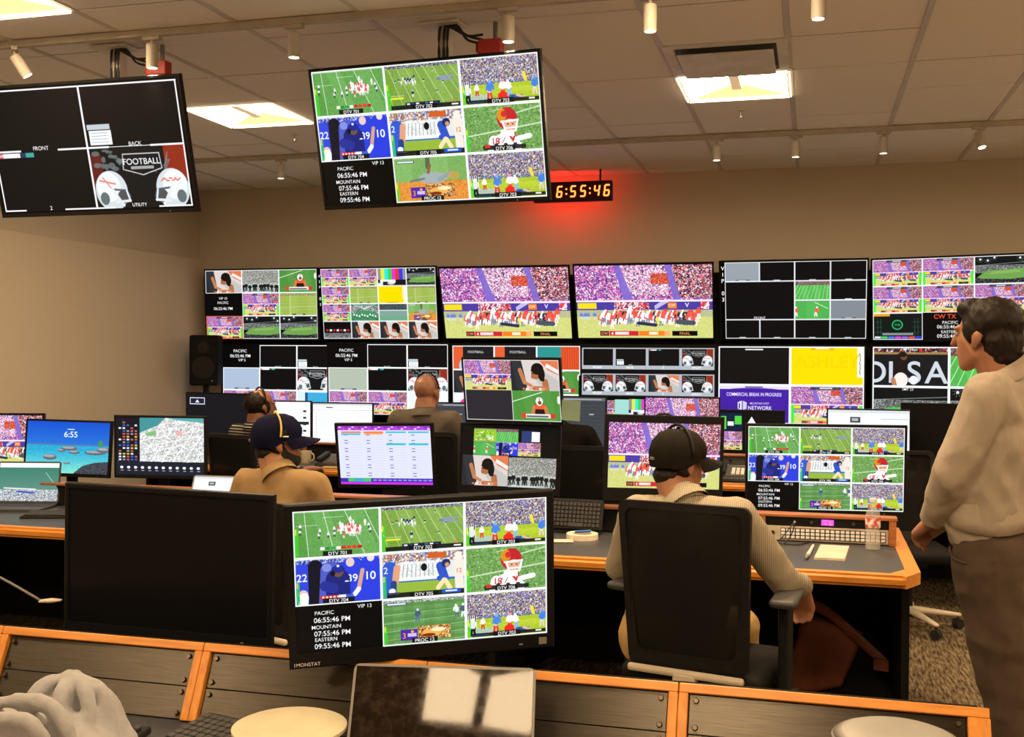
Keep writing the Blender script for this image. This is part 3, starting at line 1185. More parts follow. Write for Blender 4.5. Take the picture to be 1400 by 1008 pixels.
def pic_rink():
    p = P180('5e7a78')
    p.crowd(0, 0, 320, 70, ('20282c', '4a5458', '2e383c', '7a8488'), 5)
    p.rect(0, 70, 320, 180, '7a9a90')
    p.rect(0, 66, 320, 74, 'e0e8e8')
    p.rect(0, 130, 320, 180, '68a080')
    return p


def pic_scorebug():
    p = P180('08080a')
    p.rect(0, 78, 320, 112, '14060a')
    for k in range(7):
        p.rect(30 + k * 40, 84, 56 + k * 40, 104, 'e6e6e8' if k % 2 else 'c02a30')
    p.crowd(0, 120, 320, 180, ('3a3a3c', '8a8a8c', 'c8c8ca', '1a1a1c'), 6)
    return p


def vip13(kind, cw=320, ch=180):
    P = {'701': PX['701'], '702': PX['702'], '703': PX['703'], '704': PX['704'], '705': PX['705'], '706': PX['706'], 'p': PX['proc0'] if kind == 0 else PX['proc1'], 'c': PX['clock13']}
    g = [['701', '702', '703'], ['704', '705', '706'], ['c', 'p', '703']]
    c = Pic(cw * 3, ch * 3)
    for r in range(3):
        for k in range(3):
            x, y = k * cw, r * ch
            c.paste(P[g[r][k]], x + 3, y + 3, x + cw - 3, y + ch - 3)
    for r in range(3):
        for k in range(3):
            if g[r][k] != 'c':
                x, y = k * cw, r * ch
                c.frame(x + 2.5, y + 2.5, x + cw - 2.5, y + ch - 2.5, 'e6ebe8', 5)
    return c


def grid(rows, w=480, h=270, x0=0, border='e9edf0', bw=2.2, noborder=(), y0=0):
    c = Pic(w, h)
    R = len(rows)
    K = len(rows[0])
    cw, ch = (w - x0) / K, (h - y0) / R
    for r in range(R):
        for k in range(K):
            q = rows[r][k]
            if q is None:
                continue
            c.paste(PX[q], x0 + k * cw, y0 + r * ch, x0 + (k + 1) * cw, y0 + (r + 1) * ch)
    for r in range(R):
        for k in range(K):
            q = rows[r][k]
            if q is None or q in noborder:
                continue
            c.frame(x0 + k * cw + bw / 2, y0 + r * ch + bw / 2, x0 + (k + 1) * cw - bw / 2, y0 + (r + 1) * ch - bw / 2, border, bw)
    return c


PX = {}
PX['701'], PX['702'], PX['703'], PX['704'], PX['705'], PX['706'] = pic_701(), pic_702(), pic_703(), pic_704(), pic_705(), pic_706()
PX['proc0'], PX['proc1'] = pic_proc(0), pic_proc(1)
PX['clock13'] = pic_clock([('PACIFIC', 104, 28, 15), ('06:55:46 PM', 132, 56, 20), ('MOUNTAIN', 110, 84, 15), ('07:55:46 PM', 132, 110, 20), ('EASTERN', 108, 134, 15), ('09:55:46 PM', 132, 160, 20)], 'VIP 13')
PX['clock10'] = pic_clock([('VIP 10', 150, 40, 20), ('PACIFIC', 150, 74, 20), ('06:55:46 PM', 150, 120, 24)])
PX['clock5'] = pic_clock([('PACIFIC', 150, 46, 24), ('06:55:46 PM', 150, 86, 26), ('VIP 5', 164, 120, 22)])
PX['clockcw'] = pic_clock([('PACIFIC', 172, 66, 20), ('06:55:46 PM', 172, 94, 24), ('EASTERN', 172, 128, 20), ('09:55:46 PM', 172, 156, 24)])
PX['clockcw'].text('CW TX', 140, 26, 30, 'f0552e')
PX['huddle'] = pic_huddle(320, 180)
PX['huddle_m'] = Pic(320, 180).paste(PX['huddle'], 0, 0, 320, 180)
PX['huddle_m'].rect(4, 90, 18, 180, '3fe02a').rect(300, 90, 314, 180, '3fe02a').rect(90, 4, 220, 20, '30343c', .8)
PX['huddle_m'].rect(130, 9, 184, 15, 'd8d8dc')
PX['huddle_b'] = pic_huddle(640, 360)
PX['helmets'] = pic_helmets()
PX['black'] = pic_black()
PX['black_l'] = pic_black()
PX['black_l'].rect(130, 166, 190, 174, 'c8c8cc')
PX['front'] = pic_black('FRONT')
PX['back'] = pic_black('BACK', note=True)
PX['bug'] = pic_black('2', bug=True)
PX['sit'], PX['band'], PX['orange'], PX['grass'] = pic_sit(), pic_band(), pic_orange_player(), pic_grass()
PX['stadium'] = pic_stadium()
PX['stadium_g'] = pic_stadium('45b84a', False)
PX['stadium_g'].text('SMT 23', 150, 12, 11)
PX['bars'], PX['yellow'], PX['ashley'], PX['commercial'], PX['letters'] = pic_bars(), pic_yellow(), pic_yellow('ASHLEY'), pic_commercial(), pic_letters()
PX['redplayer'], PX['lines'], PX['tv'], PX['dome'], PX['rink'], PX['score'] = pic_redplayer(), pic_lines(), pic_tv(), pic_dome(), pic_rink(), pic_scorebug()
PX['ltblue'], PX['sage'], PX['grey'], PX['grey2'] = pic_flat('a3b4cc'), pic_flat('a9b5a4'), pic_flat('8f979f'), pic_flat('7c838c')
PX['bluebox'] = Pic(320, 180, 'cfe0f0').rect(90, 14, 300, 180, '3aa2d0').rect(70, 14, 92, 180, '1c4a78')
PX['whitebox'] = Pic(320, 180, 'dfe8e4').rect(120, 20, 140, 180, '3c6a5c').rect(160, 10, 300, 180, 'f4f8f4')
PX['dicks'] = Pic(320, 180, '2a8c88').rect(180, 0, 320, 180, 'd8502a')
PX['dicks'].text("DICK'S", 90, 120, 34, 'e8f4f2')
for _k in range(8):
    PX['dicks'].cap(190 + _k * 18, 0, 190 + _k * 18, 180, 2, 'a83c1c')
PX['redhelm'] = Pic(320, 180, '1a1a1c').rect(0, 0, 80, 180, 'd85a30')
for _c in (110, 240):
    PX['redhelm'].ell(_c, 150, 60, 64, 'a8c4d8').ell(_c + 10, 140, 40, 44, 'cfdde6')
PX['redhelm'].text('FOOTBALL', 180, 46, 18, 'dddddd')
PX['pink'] = Pic(320, 180, 'e8e4e8').ell(150, 110, 110, 90, 'e0308c').ell(170, 60, 40, 34, '50203c')
PX['dark'] = Pic(320, 180, '2a272e')


def screens():
    S = {}
    S['vip13_a'] = vip13(0)
    S['vip13_b'] = vip13(1)
    # overhead quad
    c = Pic(720, 405)
    q = [['front', 'back'], ['bug', 'helmets']]
    for r in range(2):
        for k in range(2):
            c.paste(PX[q[r][k]], 12 + k * 350, 8 + r * 195, 362 + k * 350, 203 + r * 195)
    c.rect(8, 6, 712, 11, 'eceaf0').rect(706, 6, 711, 396, 'eceaf0').rect(8, 6, 13, 396, 'eceaf0')
    c.rect(358, 6, 365, 398, 'eceaf0')
    for a, b in ((8, 110), (250, 440), (590, 711)):
        c.rect(a, 199, b, 205, 'eceaf0')
    for a, b in ((8, 90), (240, 430), (590, 711)):
        c.rect(a, 393, b, 398, 'eceaf0')
    c.rect(440, 201, 590, 203, 'eceaf0')
    c.text('UTILITY', 520, 388, 11)
    S['quad'] = c
    S['U1'] = grid([['sit', 'band', 'orange'], ['clock10', 'huddle_m', 'grass'], ['huddle_m', 'stadium', 'stadium']], noborder=('clock10',))
    S['U1'].frame(2, 181, 158, 268, 'e0483c', 3)
    S['U2'] = grid([['huddle_m', 'huddle', 'bars', 'stadium'], ['huddle_m', 'grass', 'yellow', 'grass'], ['huddle_m', 'dome', 'rink', 'proc0'], ['score', 'sit', 'sit', 'sit']], x0=14)
    for k, ch in enumerate('VIP 01'):
        S['U2'].text(ch, 7, 26 + k * 22, 12)
    S['huddle'] = PX['huddle_b']
    c = grid([['grey', 'black_l', 'black_l', 'black_l'], [None, None, 'lines', 'black_l'], [None, None, 'redplayer', 'grey2'], ['black_l', 'black_l', 'black_l', 'black_l']], x0=14)
    c.paste(PX['front'], 15, 68, 246, 202).frame(15, 68.5, 246, 201.5, 'e9edf0', 2.2)
    for k, ch in enumerate('VIP 03'):
        c.text(ch, 7, 20 + k * 22, 14)
    S['U5'] = c
    S['U6'] = grid([['huddle_m', 'huddle_m', 'stadium'], ['huddle_m', 'huddle_m', 'huddle_m'], ['tv', 'clockcw', 'huddle_m']], noborder=('clockcw',))
    S['L1'] = grid([['clock5', 'front', 'back'], ['ltblue', 'bug', 'helmets'], ['huddle', 'huddle', 'bluebox']], noborder=('clock5',), bw=3)
    S['L2'] = grid([['clock5', 'front', 'back'], ['sage', 'bug', 'helmets'], ['huddle', 'huddle', 'whitebox']], noborder=('clock5',), bw=3)
    S['L3'] = grid([['redhelm', 'redhelm', 'dicks'], ['sit', 'lines', 'orange'], ['pink', 'huddle', 'grass']], bw=3)
    c = Pic(480, 270, '0a0a0c')
    for r, (y0, row) in enumerate(((6, ('black', 'back', 'bug', 'helmets')), (100, ('helmets', 'helmets', 'sit', 'helmets')), (192, ('huddle', 'bars', 'huddle', 'huddle')))):
        c.rect(6, y0, 474, y0 + 78, 'aab0b8')
        for k in range(4):
            c.paste(PX[row[k]], 11 + k * 117, y0 + 4, 118 + k * 117, y0 + 64)
        for k, t in enumerate(('FRONT', 'BACK', 'Z', 'UTILITY')):
            c.text(t, 62 + k * 117, y0 + 71, 7)
    S['L4'] = c
    S['L5'] = grid([['black', 'ashley'], ['commercial', 'huddle_m']], bw=4)
    S['L5'].rect(90, 8, 150, 13, 'dcdcdc')
    S['L6'] = grid([['letters', 'lines'], ['stadium_g', 'stadium']], bw=4)
    c = Pic(480, 300, '2a272e')
    c.paste(PX['huddle_b'], 0, 0, 240, 150).paste(PX['sit'], 240, 0, 480, 150).paste(PX['orange'], 240, 150, 480, 300)
    c.frame(2, 2, 478, 298, 'e6e6ea', 3).rect(238, 150, 241, 300, 'dcdce0')
    S['stack_a'] = c
    c = Pic(480, 340, '0a0a0b')
    k = 0
    for r in range(2):
        for q in range(3):
            n = ['grass', 'lines', 'black', 'redplayer', '704', 'huddle'][k]
            c.paste(PX[n], 60 + q * 112, 18 + r * 70, 172 + q * 112, 88 + r * 70)
            k += 1
    c.rect(300, 26, 380, 84, '2a3c70').rect(350, 30, 390, 82, 'e8eceb').rect(60, 22, 172, 88, '8cc024', .6)
    c.crowd(70, 30, 160, 80, ('8cc024', 'e8f4d0', '8cc024', '7ab020'), 10)
    c.paste(PX['sit'], 6, 160, 238, 320).paste(PX['band'], 240, 166, 474, 322)
    S['stack_b'] = c
    # lake wallpaper
    c = Pic(480, 300, '1a5cd0')
    for y in range(300):
        t = y / 300
        c.a[y] = np.array(hexc('0f4cc4')) * (1 - t) + np.array(hexc('3f9ae0')) * t
    c.rect(0, 128, 480, 142, '4a6fa8').rect(0, 138, 480, 300, '28a2cc')
    for y in range(170, 300):
        t = (y - 170) / 130
        c.a[y] = np.array(hexc('2aa6cc')) * (1 - t) + np.array(hexc('7fd8c4')) * t
    for x, y, a, b in ((140, 208, 40, 17), (205, 168, 22, 10), (250, 155, 46, 13), (280, 176, 32, 11), (400, 176, 60, 14), (450, 160, 40, 16), (240, 240, 20, 7)):
        c.ell(x, y, a, b, '5e6470').ell(x - 4, y - b * .35, a * .8, b * .5, '9aa0a6')
    c.poly([(280, 300), (330, 256), (400, 234), (480, 226), (480, 300)], '3c4048')
    c.grain(290, 236, 480, 300, .08, 3)
    c.ell(430, 122, 14, 20, '4a8a50')
    c.grain(0, 142, 480, 300, .03, 3)
    c.text('6:55', 255, 72, 34, 'dfe9ff').rect(235, 41, 275, 46, 'cfe0ff')
    S['lake'] = c
    # map with side list
    c = Pic(480, 300, '14161c')
    c.rect(130, 0, 480, 230, 'd9dad6')
    c.crowd(130, 0, 480, 230, ('e8e8e5', 'd2d4d2', 'bcc0c0', 'a8aeb0', 'dedfdc', 'f0f0ee'), 9)
    for k in range(9):
        c.cap(130 + k * 60 - 120, 230, 130 + k * 60 + 40, 0, 1.6, 'f8f8f6')
        c.cap(130, 20 + k * 34, 480, k * 30 - 30, 1.6, 'eeeeec')
    c.poly([(130, 0), (270, 0), (230, 40), (130, 80)], '3f8c92')
    c.poly([(280, 0), (480, 0), (480, 24), (330, 12)], '57a0a4')
    c.poly([(160, 80), (220, 66), (220, 92), (170, 98)], '7fb07a')
    c.rect(330, 70, 362, 92, 'e0a8a4')
    c.rect(0, 0, 130, 230, '14161c')
    for r in range(14):
        for q in range(5):
            if rng.random() < .8:
                c.rect(14 + q * 22, 22 + r * 15, 28 + q * 22, 31 + r * 15, ['d8d8da', '8a8e98', 'b05a60', '3a5ab0', 'c8b040'][rng.integers(0, 5)])
    c.rect(0, 232, 480, 300, '1a1f2c')
    for q in range(12):
        c.ell(30 + q * 38, 262, 9, 7, 'e8ecf0').rect(24 + q * 38, 276, 40 + q * 38, 280, '9aa2ac')
    S['map'] = c
    c = Pic(320, 200, '3f7a66')
    c.rect(0, 0, 320, 24, 'e8ecec')
    for y in range(24, 200):
        c.a[y] = np.array(hexc('3c7a68')) * (1 - (y - 24) / 250) + np.array(hexc('7a9c94')) * ((y - 24) / 250)
    c.crowd(0, 140, 320, 200, ('e0e2de', 'b8bcb8', 'f4f4f2', '7a8a8a', '4a5a90'), 5)
    c.cap(30, 132, 200, 138, 3, 'e8e8e0').cap(250, 50, 300, 110, 2, '8fc0a8').cap(100, 150, 190, 156, 5, '4458b0')
    S['map2'] = c
    # schedule
    c = Pic(480, 300, 'd2d6ee')
    c.rect(0, 0, 480, 22, 'a03cc8')
    for k in range(28):
        c.rect(6 + k * 17, 4 + (k % 2) * 9, 18 + k * 17, 9 + (k % 2) * 9, ['f0d0f8', 'c848e0', '5a2a90', 'f4f0fa'][k % 4])
    c.rect(0, 22, 480, 300, 'd4d8ef')
    for k in range(4):
        x = 18 + k * 116
        for r in range(17):
            c.rect(x, 38 + r * 14, x + 104, 39 + r * 14, 'b4b8d8')
            if r % 3 != 1:
                c.rect(x + 14, 44 + r * 14, x + 32, 48 + r * 14, '6a6e98')
        c.rect(x, 28, x + 104, 36, ['e8704a', 'f07838', '38b8cc', '38b8cc'][k])
        if k != 1:
            c.rect(x, [38, 0, 88, 88][k], x + 100, [46, 0, 98, 98][k], '34b4c8')
        else:
            c.rect(x + 4, 36, x + 100, 44, 'f09a6a')
    c.rect(0, 268, 480, 300, '3a2c9c').rect(0, 288, 480, 300, 'c030d8')
    c.rect(40, 270, 160, 286, '3fc85a').rect(70, 272, 120, 284, '2aa8c8')
    for k in range(12):
        c.rect(170 + k * 26, 274, 190 + k * 26, 282, '8a84e0')
    S['sched'] = c
    c = Pic(400, 240, 'f1f4f4')
    c.rect(0, 0, 400, 10, 'c8ccd0').rect(0, 38, 400, 40, '9aa0a8').rect(90, 20, 134, 27, '5a6068')
    for k in range(9):
        c.rect(20, 60 + k * 18, 24, 66 + k * 18, '6a7078').rect(40, 62 + k * 18, 120 + 30 * (k % 3), 64 + k * 18, 'c0c4c8')
    S['doc'] = c
    c = Pic(400, 240, 'eef1f2')
    for k in range(7):
        c.rect(20, 30 + k * 26, 300, 31 + k * 26, 'd0d4d8')
    for k in range(4):
        c.rect(350, 50 + k * 40, 372, 62 + k * 40, '2c3036')
    c.rect(320, 120, 390, 138, '22262c')
    S['doc2'] = c
    c = Pic(400, 240, '3a3e44')
    c.rect(0, 0, 400, 16, '5a6066').rect(120, 6, 380, 12, '9aa0a6')
    for k in range(10):
        c.rect(10, 40 + k * 18, 390, 41 + k * 18, '54585e')
    for k in range(4):
        c.rect(40 + k * 90, 60 + 20 * (k % 2), 66 + k * 90, 66 + 20 * (k % 2), 'a8aeb4')
    S['ui'] = c
    c = Pic(400, 240, '14151a')
    c.rect(20, 20, 120, 56, 'dfe2ec').rect(24, 24, 116, 52, '1c2036').poly([(56, 46), (70, 30), (84, 46)], 'e8ecf4')
    S['logo'] = c
    c = Pic(400, 240, '08080a')
    c.rect(30, 12, 160, 110, '0c1c3c').rect(34, 30, 66, 104, '4fc83c').rect(74, 60, 110, 84, 'dfe8dc').rect(116, 28, 156, 76, '4fc83c')
    c.paste(PX['huddle'], 32, 116, 160, 220).poly([(190, 70), (215, 30), (240, 70)], 'e8e8ea')
    S['mix'] = c
    c = Pic(400, 240, 'e6e9ee')
    c.rect(0, 0, 400, 14, 'cfd4da').rect(60, 30, 80, 60, 'fafafa').rect(110, 34, 160, 62, '3a3e44').rect(118, 40, 150, 54, 'aab0b6').rect(260, 40, 390, 44, 'b8bec4')
    S['page'] = c
    c = Pic(480, 270)
    c.paste(PX['huddle'], 0, 20, 200, 140).paste(PX['bars'], 300, 10, 480, 120).rect(200, 14, 300, 120, '9ad0c8')
    S['color'] = c
    return S


SCR = screens()
bpy.data.objects.remove(_fo, do_unlink=True)
IMG = {k: v.image('screen_' + k.lower()) for k, v in SCR.items()}
_SM = {}


def screen_mat(key):
    if key is None:
        return M['screen_off']
    if key not in _SM:
        m, nt, b = new_mat('lit screen ' + key)
        b.inputs['Base Color'].default_value = (0.004, 0.004, 0.004, 1)
        b.inputs['Roughness'].default_value = 0.4
        b.inputs['Specular IOR Level'].default_value = 0.08
        t = N(nt, 'ShaderNodeTexImage', image=IMG[key], extension='EXTEND')
        nt.links.new(t.outputs['Color'], b.inputs['Emission Color'])
        b.inputs['Emission Strength'].default_value = SCREEN
        _SM[key] = m
    return _SM[key]

# ------------------------------------------------------------------ room shell
CEIL = 3.106
XL, XR, YB, YR = -5.56, 3.30, 9.23, -2.60      # left, right, back and rear walls
GX, GY, GP = -0.734, 5.413, 0.61               # ceiling grid: origin and pitch


def slab(name, x0, x1, y0, y1, z0, z1, m, label, bev=0):
    o = obj(name, box(BM(), x0, x1, y0, y1, z0, z1, bev), m)
    return tag(o, label, None, None, 'structure')


slab('floor', XL - .1, XR + .1, YR - .1, YB + .1, -0.06, 0.0, M['carpet'], 'brown and tan looped carpet floor')
slab('wall_back', XL - .1, XR + .1, YB, YB + .1, 0, CEIL + .1, M['wall'], 'tan painted back wall behind the screens')
slab('wall_left', XL - .15, XL - .05, YR, YB, 0, CEIL + .1, M['wall'], 'tan painted left wall')
slab('wall_right', XR, XR + .1, YR, YB, 0, CEIL + .1, M['wall'], 'tan painted right wall')
slab('wall_rear', XL - .1, XR + .1, YR - .1, YR, 0, CEIL + .1, M['wall'], 'tan painted wall behind the camera')
slab('trim_1', XL - .06, XL, YR, YB - .002, 0.0, 2.452, M['panel'], 'beige fabric panel along the left wall, its top edge a thin ledge', .006)
slab('baseboard_back', XL, XR, YB - .012, YB, 0, 0.1, M['black'], 'black baseboard along the back wall')

ceil = tag(obj('ceiling', box(BM(), XL - .06, XR, YR, YB, CEIL + .05, CEIL + .1), M['plenum']), 'suspended ceiling of square white tiles', None, None, 'structure')
TROFF = {(i, j) for i in (-5, 0, 5) for j in (1, -3, -7, -11)}
VENT = (0, 0)
i0, i1 = math.floor((XL - .05 - GX) / GP), math.ceil((XR - GX) / GP)
j0, j1 = math.floor((YR - GY) / GP), math.ceil((YB - GY) / GP)
bm = BM()
box(bm, -.293, .293, -.3005, .3005, 0, .016, .003, 1)
TILE = mesh_of(bm, 'ceiling_tile', M['tile'])
for i in range(i0, i1):
    for j in range(j0, j1):
        if (i, j) in TROFF or (i, j) == VENT:
            continue
        xa, xb = max(GX + i * GP, XL - .05), min(GX + (i + 1) * GP, XR)
        ya, yb = max(GY + j * GP, YR), min(GY + (j + 1) * GP, YB)
        if xb - xa < .03 or yb - ya < .03:
            continue
        dz = 0.0012 * (((i * 7 + j * 13) % 5) - 2)
        if xb - xa > .6 and yb - ya > .6:
            obj('ceiling_tile', TILE, None, ceil, ((xa + xb) / 2, (ya + yb) / 2, CEIL + dz))
        else:
            obj('ceiling_tile', box(BM(), xa + .012, xb - .012, ya + .003, yb - .003, CEIL + dz, CEIL + .016, .002, 1), M['tile'], ceil)
for i in range(i0, i1 + 1):
    x = GX + i * GP
    if XL - .05 < x < XR:
        obj('ceiling_runner', box(BM(), x - .0135, x + .0135, YR, YB, CEIL - .004, CEIL + .02), M['tee'], ceil)
for j in range(j0, j1 + 1):
    y = GY + j * GP
    if YR < y < YB:
        obj('cross_rail', box(BM(), XL - .05, XR, y - .004, y + .004, CEIL + .003, CEIL + .02), M['cross'], ceil)

# ------------------------------------------------------------------ recessed lights
M['diff'] = emit_mat('lit diffuser', LAMP, TROFFER)
M['diff_side'] = emit_mat('lit reflector', (1.0, 0.72, 0.30), 0.9)
M['bar'] = emit_mat('lit lamp cover', (1.0, 0.62, 0.30), .42)
M['rim'] = emit_mat('lit lens rim', LAMP, 5.0)
M['lens'] = emit_mat('lit lamp lens', (1.0, 0.86, 0.62), 9.0)
_lt = {(-5, 1): 'square recessed ceiling light between the two hanging screens', (0, 1): 'square recessed ceiling light beside the air diffuser',
       (-5, -3): 'square recessed ceiling light in the top left corner of the picture'}
for n, (i, j) in enumerate(sorted(TROFF)):
    x, y = GX + (i + .5) * GP, GY + (j + .5) * GP
    if not (XL < x - .3 and x + .3 < XR and y - .3 > YR):
        continue
    t = empty('ceiling_light', (x, y, CEIL), 0, _lt.get((i, j), 'square recessed ceiling light out of view, %s row %s' % ({-5: 'left', 0: 'middle', 5: 'right'}[i], {1: 'over the far desks', -3: 'over the middle desk', -7: 'over the front console', -11: 'at the rear wall'}[j])), 'ceiling light', 'square recessed ceiling lights')
    bm = BM()
    for a in (box(bm, -.302, .302, -.302, -.284, -.006, .03), box(bm, -.302, .302, .284, .302, -.006, .03), box(bm, -.302, -.284, -.284, .284, -.006, .03), box(bm, .284, .302, -.284, .284, -.006, .03)):
        pass
    obj('frame', bm, M['white_paint'], t)
    bm = BM()      # sloping far reflector
    bm.faces.new([bm.verts.new(p) for p in ((-.283, .283, .002), (.283, .283, .002), (.028, .10, .036), (-.028, .10, .036))])
    obj('reflector', bm, M['diff_side'], t)
    for s in (-1, 1):
        bm = BM()
        bm.faces.new([bm.verts.new(p) for p in ((s * .028, -.283, .02), (s * .283, -.283, .004), (s * .283, .283, .003), (s * .028, .10, .036))])
        obj('diffuser', bm, M['diff'], t)
    for k in range(4):      # lit rim of the lens, a little below the tiles
        bm = box(BM(), -.29, .29, -.301, -.297, -.013, -.004)
        bmesh.ops.rotate(bm, matrix=Matrix.Rotation(k * PI / 2, 3, 'Z'), verts=bm.verts)
        obj('lens_rim', bm, M['rim'], t)
    obj('centre_bar', box(BM(), -.028, .028, -.283, .10, .004, .03, .004), M['bar'], t)
    obj('housing', box(BM(), -.3, .3, -.3, .3, .044, .049), M['white_paint'], t)

# air diffuser: a flat plaque hanging under a dark neck
x, y = GX + .5 * GP, GY + .5 * GP
t = empty('air_diffuser', (x, y, CEIL), 0, 'square white plaque air diffuser in the ceiling', 'air vent')
bm = BM()
box(bm, -.302, .302, -.302, -.25, -.006, .02)
box(bm, -.302, .302, .25, .302, -.006, .02)
box(bm, -.302, -.25, -.25, .25, -.006, .02)
box(bm, .25, .302, -.25, .25, -.006, .02)
obj('frame', bm, M['white_paint'], t)
obj('neck', box(BM(), -.25, .25, -.25, .25, .015, .04), M['dark_grey'], t)
obj('plaque', box(BM(), -.235, .235, -.215, .25, -.034, -.024, .003), M['white_paint'], t)
bm = BM()
for sx in (-.17, .17):
    cyl(bm, (sx, 0, -.026), (sx, 0, .016), .008)
obj('hanger', bm, M['grey'], t)

for px, py, lb in ((1013, 150, 'small ceiling sprinkler head behind the air diffuser'), (403, 183, 'small ceiling sprinkler head beside the middle hanging screen')):
    p = atz(px, py, CEIL)
    t = empty('sprinkler_head', (p.x, p.y, CEIL), 0, lb, 'sprinkler', 'ceiling sprinklers')
    obj('escutcheon', lathe(BM(), [(0, -.006), (.028, -.006), (.034, 0), (0, 0)], 20), M['white_paint'], t)
    bm = BM()
    cyl(bm, (0, 0, -.045), (0, 0, -.004), .007, n=10)
    cyl(bm, (0, 0, -.05), (0, 0, -.045), .015, n=12)
    obj('nozzle', bm, M['chrome'], t)

# ------------------------------------------------------------------ track lighting
def track(y, x0, x1, heads, lb, grp):
    r = tag(obj('lighting_track', box(BM(), x0, x1, y - .018, y + .018, CEIL - .034, CEIL - .003, .002), M['lamp_paint']), lb, 'light track')
    for x, tilt, az, lbl in heads:
        t = empty('track_head', (x, y, CEIL - .034), az, lbl, 'track light', grp)
        obj('adapter', box(BM(), -.045, .045, -.015, .015, -.018, 0, .003), M['lamp_paint'], t)
        obj('stem', cyl(BM(), (0, 0, -.04), (0, 0, -.016), .007, n=10), M['lamp_paint'], t)
        b = obj('lamp_body', lathe(BM(), [(0, 0), (.024, 0), (.028, -.004), (.028, -.112), (.024, -.112), (.023, -.1), (0, -.1)], 20), M['lamp_paint'], t, (0, 0, -.036), (tilt, 0, 0), smooth=True, ang=.6)
        obj('lens', lathe(BM(), [(0, -.1085), (.0225, -.1085), (.0225, -.104), (0, -.104)], 20), M['lens'], b)
        ld = bpy.data.lights.new('spot', 'SPOT')
        ld.energy, ld.color, ld.spot_size, ld.spot_blend, ld.shadow_soft_size = SPOT_W, LAMP, 1.5, .8, .03
        lo = bpy.data.objects.new('lamp_beam', ld)
        link(lo)
        lo.parent = b
        lo.location = (0, 0, -.118)
    return r


def hx(px, py, y):
    return at(px, py, y).x


Y1, Y2 = 4.53, 7.68
track(Y1, -4.9, 2.6, [
    (hx(20, 70, Y1), .55, -.9, 'white track light above the left hanging screen, tilted sideways'),
    (hx(208, 60, Y1), 0, 0, 'white track light above the right end of the left hanging screen'),
    (hx(402, 45, Y1), 0, 0, 'white track light over the gap between the two hanging screens'),
    (hx(695, 25, Y1), 0, 0, 'white track light above the right end of the middle hanging screen'),
    (hx(889, 5, Y1), 0, 0, 'white track light just left of the air diffuser'),
    (hx(1119, -8, Y1), 0, 0, 'white track light cut by the top edge, right of the air diffuser')], 'white lighting track across the ceiling above the hanging screens', 'track lights of the front row')
track(Y2, -4.9, 2.9, [
    (hx(384, 225, Y2), 0, 0, 'small far white track light left of the middle hanging screen'),
    (hx(980, 195, Y2), 0, 0, 'far white track light nearest the red clock'),
    (hx(1088, 188, Y2), 0, 0, 'far white track light, second to the right of the red clock'),
    (hx(1208, 182, Y2), 0, 0, 'far white track light, third to the right of the red clock'),
    (hx(1338, 175, Y2), -.35, .5, 'far white track light at the right edge of the picture')], 'white lighting track across the ceiling near the back wall', 'track lights of the back row')

# ------------------------------------------------------------------ digital clock, lit on both faces
SEG = {'0': 'abcdef', '1': 'bc', '2': 'abdeg', '3': 'abcdg', '4': 'bcfg', '5': 'acdfg', '6': 'acdefg', '7': 'abc', '8': 'abcdefg', '9': 'abcdfg'}
M['led'] = emit_mat('red amber digits', (1.0, 0.20, 0.03), 2.4)
M['led_window'] = mat('dark red window', (0.06, 0.004, 0.004), 0.4, spec=.2)
M['led_back'] = emit_mat('red digits', (1.0, 0.02, 0.012), 36.0)


def digits(t, nm, m, s, x0, pitch, h, y, sgn):
    w, th = h * .52, h * .13
    x = x0
    for ch in s:
        bm = BM()
        if ch == ':':
            for z in (-.2, .2):
                xc = x - sgn * pitch * .32
                box(bm, xc - th / 2, xc + th / 2, y - .001, y + .001, z * h - th / 2, z * h + th / 2)
            obj('colon', bm, m, t)
            x += sgn * pitch * .36
            continue
        if ch in SEG:
            for sg in SEG[ch]:
                L, Rr, T, B = -w / 2, w / 2, h / 2, -h / 2
                g = th * .55
                q = {'a': (L + g, Rr - g, T - th, T), 'd': (L + g, Rr - g, B, B + th), 'g': (L + g, Rr - g, -th / 2, th / 2),
                     'f': (L, L + th, g * .6, T - g), 'b': (Rr - th, Rr, g * .6, T - g), 'e': (L, L + th, B + g, -g * .6), 'c': (Rr - th, Rr, B + g, -g * .6)}[sg]
                a, b2, z0, z1 = q
                n = len(bm.verts)
                box(bm, x + sgn * (a + b2) / 2 - abs(b2 - a) / 2, x + sgn * (a + b2) / 2 + abs(b2 - a) / 2, y - .001, y + .001, z0, z1)
                bm.verts.ensure_lookup_table()
                for v in bm.verts[n:]:
                    v.co.x += .13 * v.co.z * sgn
            obj(nm, bm, m, t)
        x += sgn * pitch


CY = 8.86
cl, crt = at(752, 260, CY), at(836, 246, CY)
zt, zb = at(836, 246, CY).z, at(836, 273.5, CY).z
xr_, xl_ = crt.x, crt.x - .66
t = empty('digital_clock', ((xl_ + xr_) / 2, CY, (zt + zb) / 2), 0, 'hanging digital clock with glowing red numerals above the back screens', 'clock')
hw, hh = (xr_ - xl_) / 2, (zt - zb) / 2
obj('case', box(BM(), -hw, hw, .004, .07, -hh, hh, .006), M['black'], t)
obj('window', box(BM(), -hw + .012, hw - .012, .0015, .0045, -hh + .012, hh - .012), M['led_window'], t)
digits(t, 'numeral', M['led'], ' 6:55:46', hw - .038 - 5.72 * .084, .084, .098, 0, 1)
digits(t, 'rear_numeral', M['led_back'], ' 6:55:46', -hw + .038 + 5.72 * .084, .084, .098, .0725, -1)
for s in (-1, 1):
    obj('hanger', cyl(BM(), (s * hw * .7, .036, hh - .01), (s * hw * .7, .036, CEIL - (zt + zb) / 2 - .003), .008, n=10), M['black'], t)

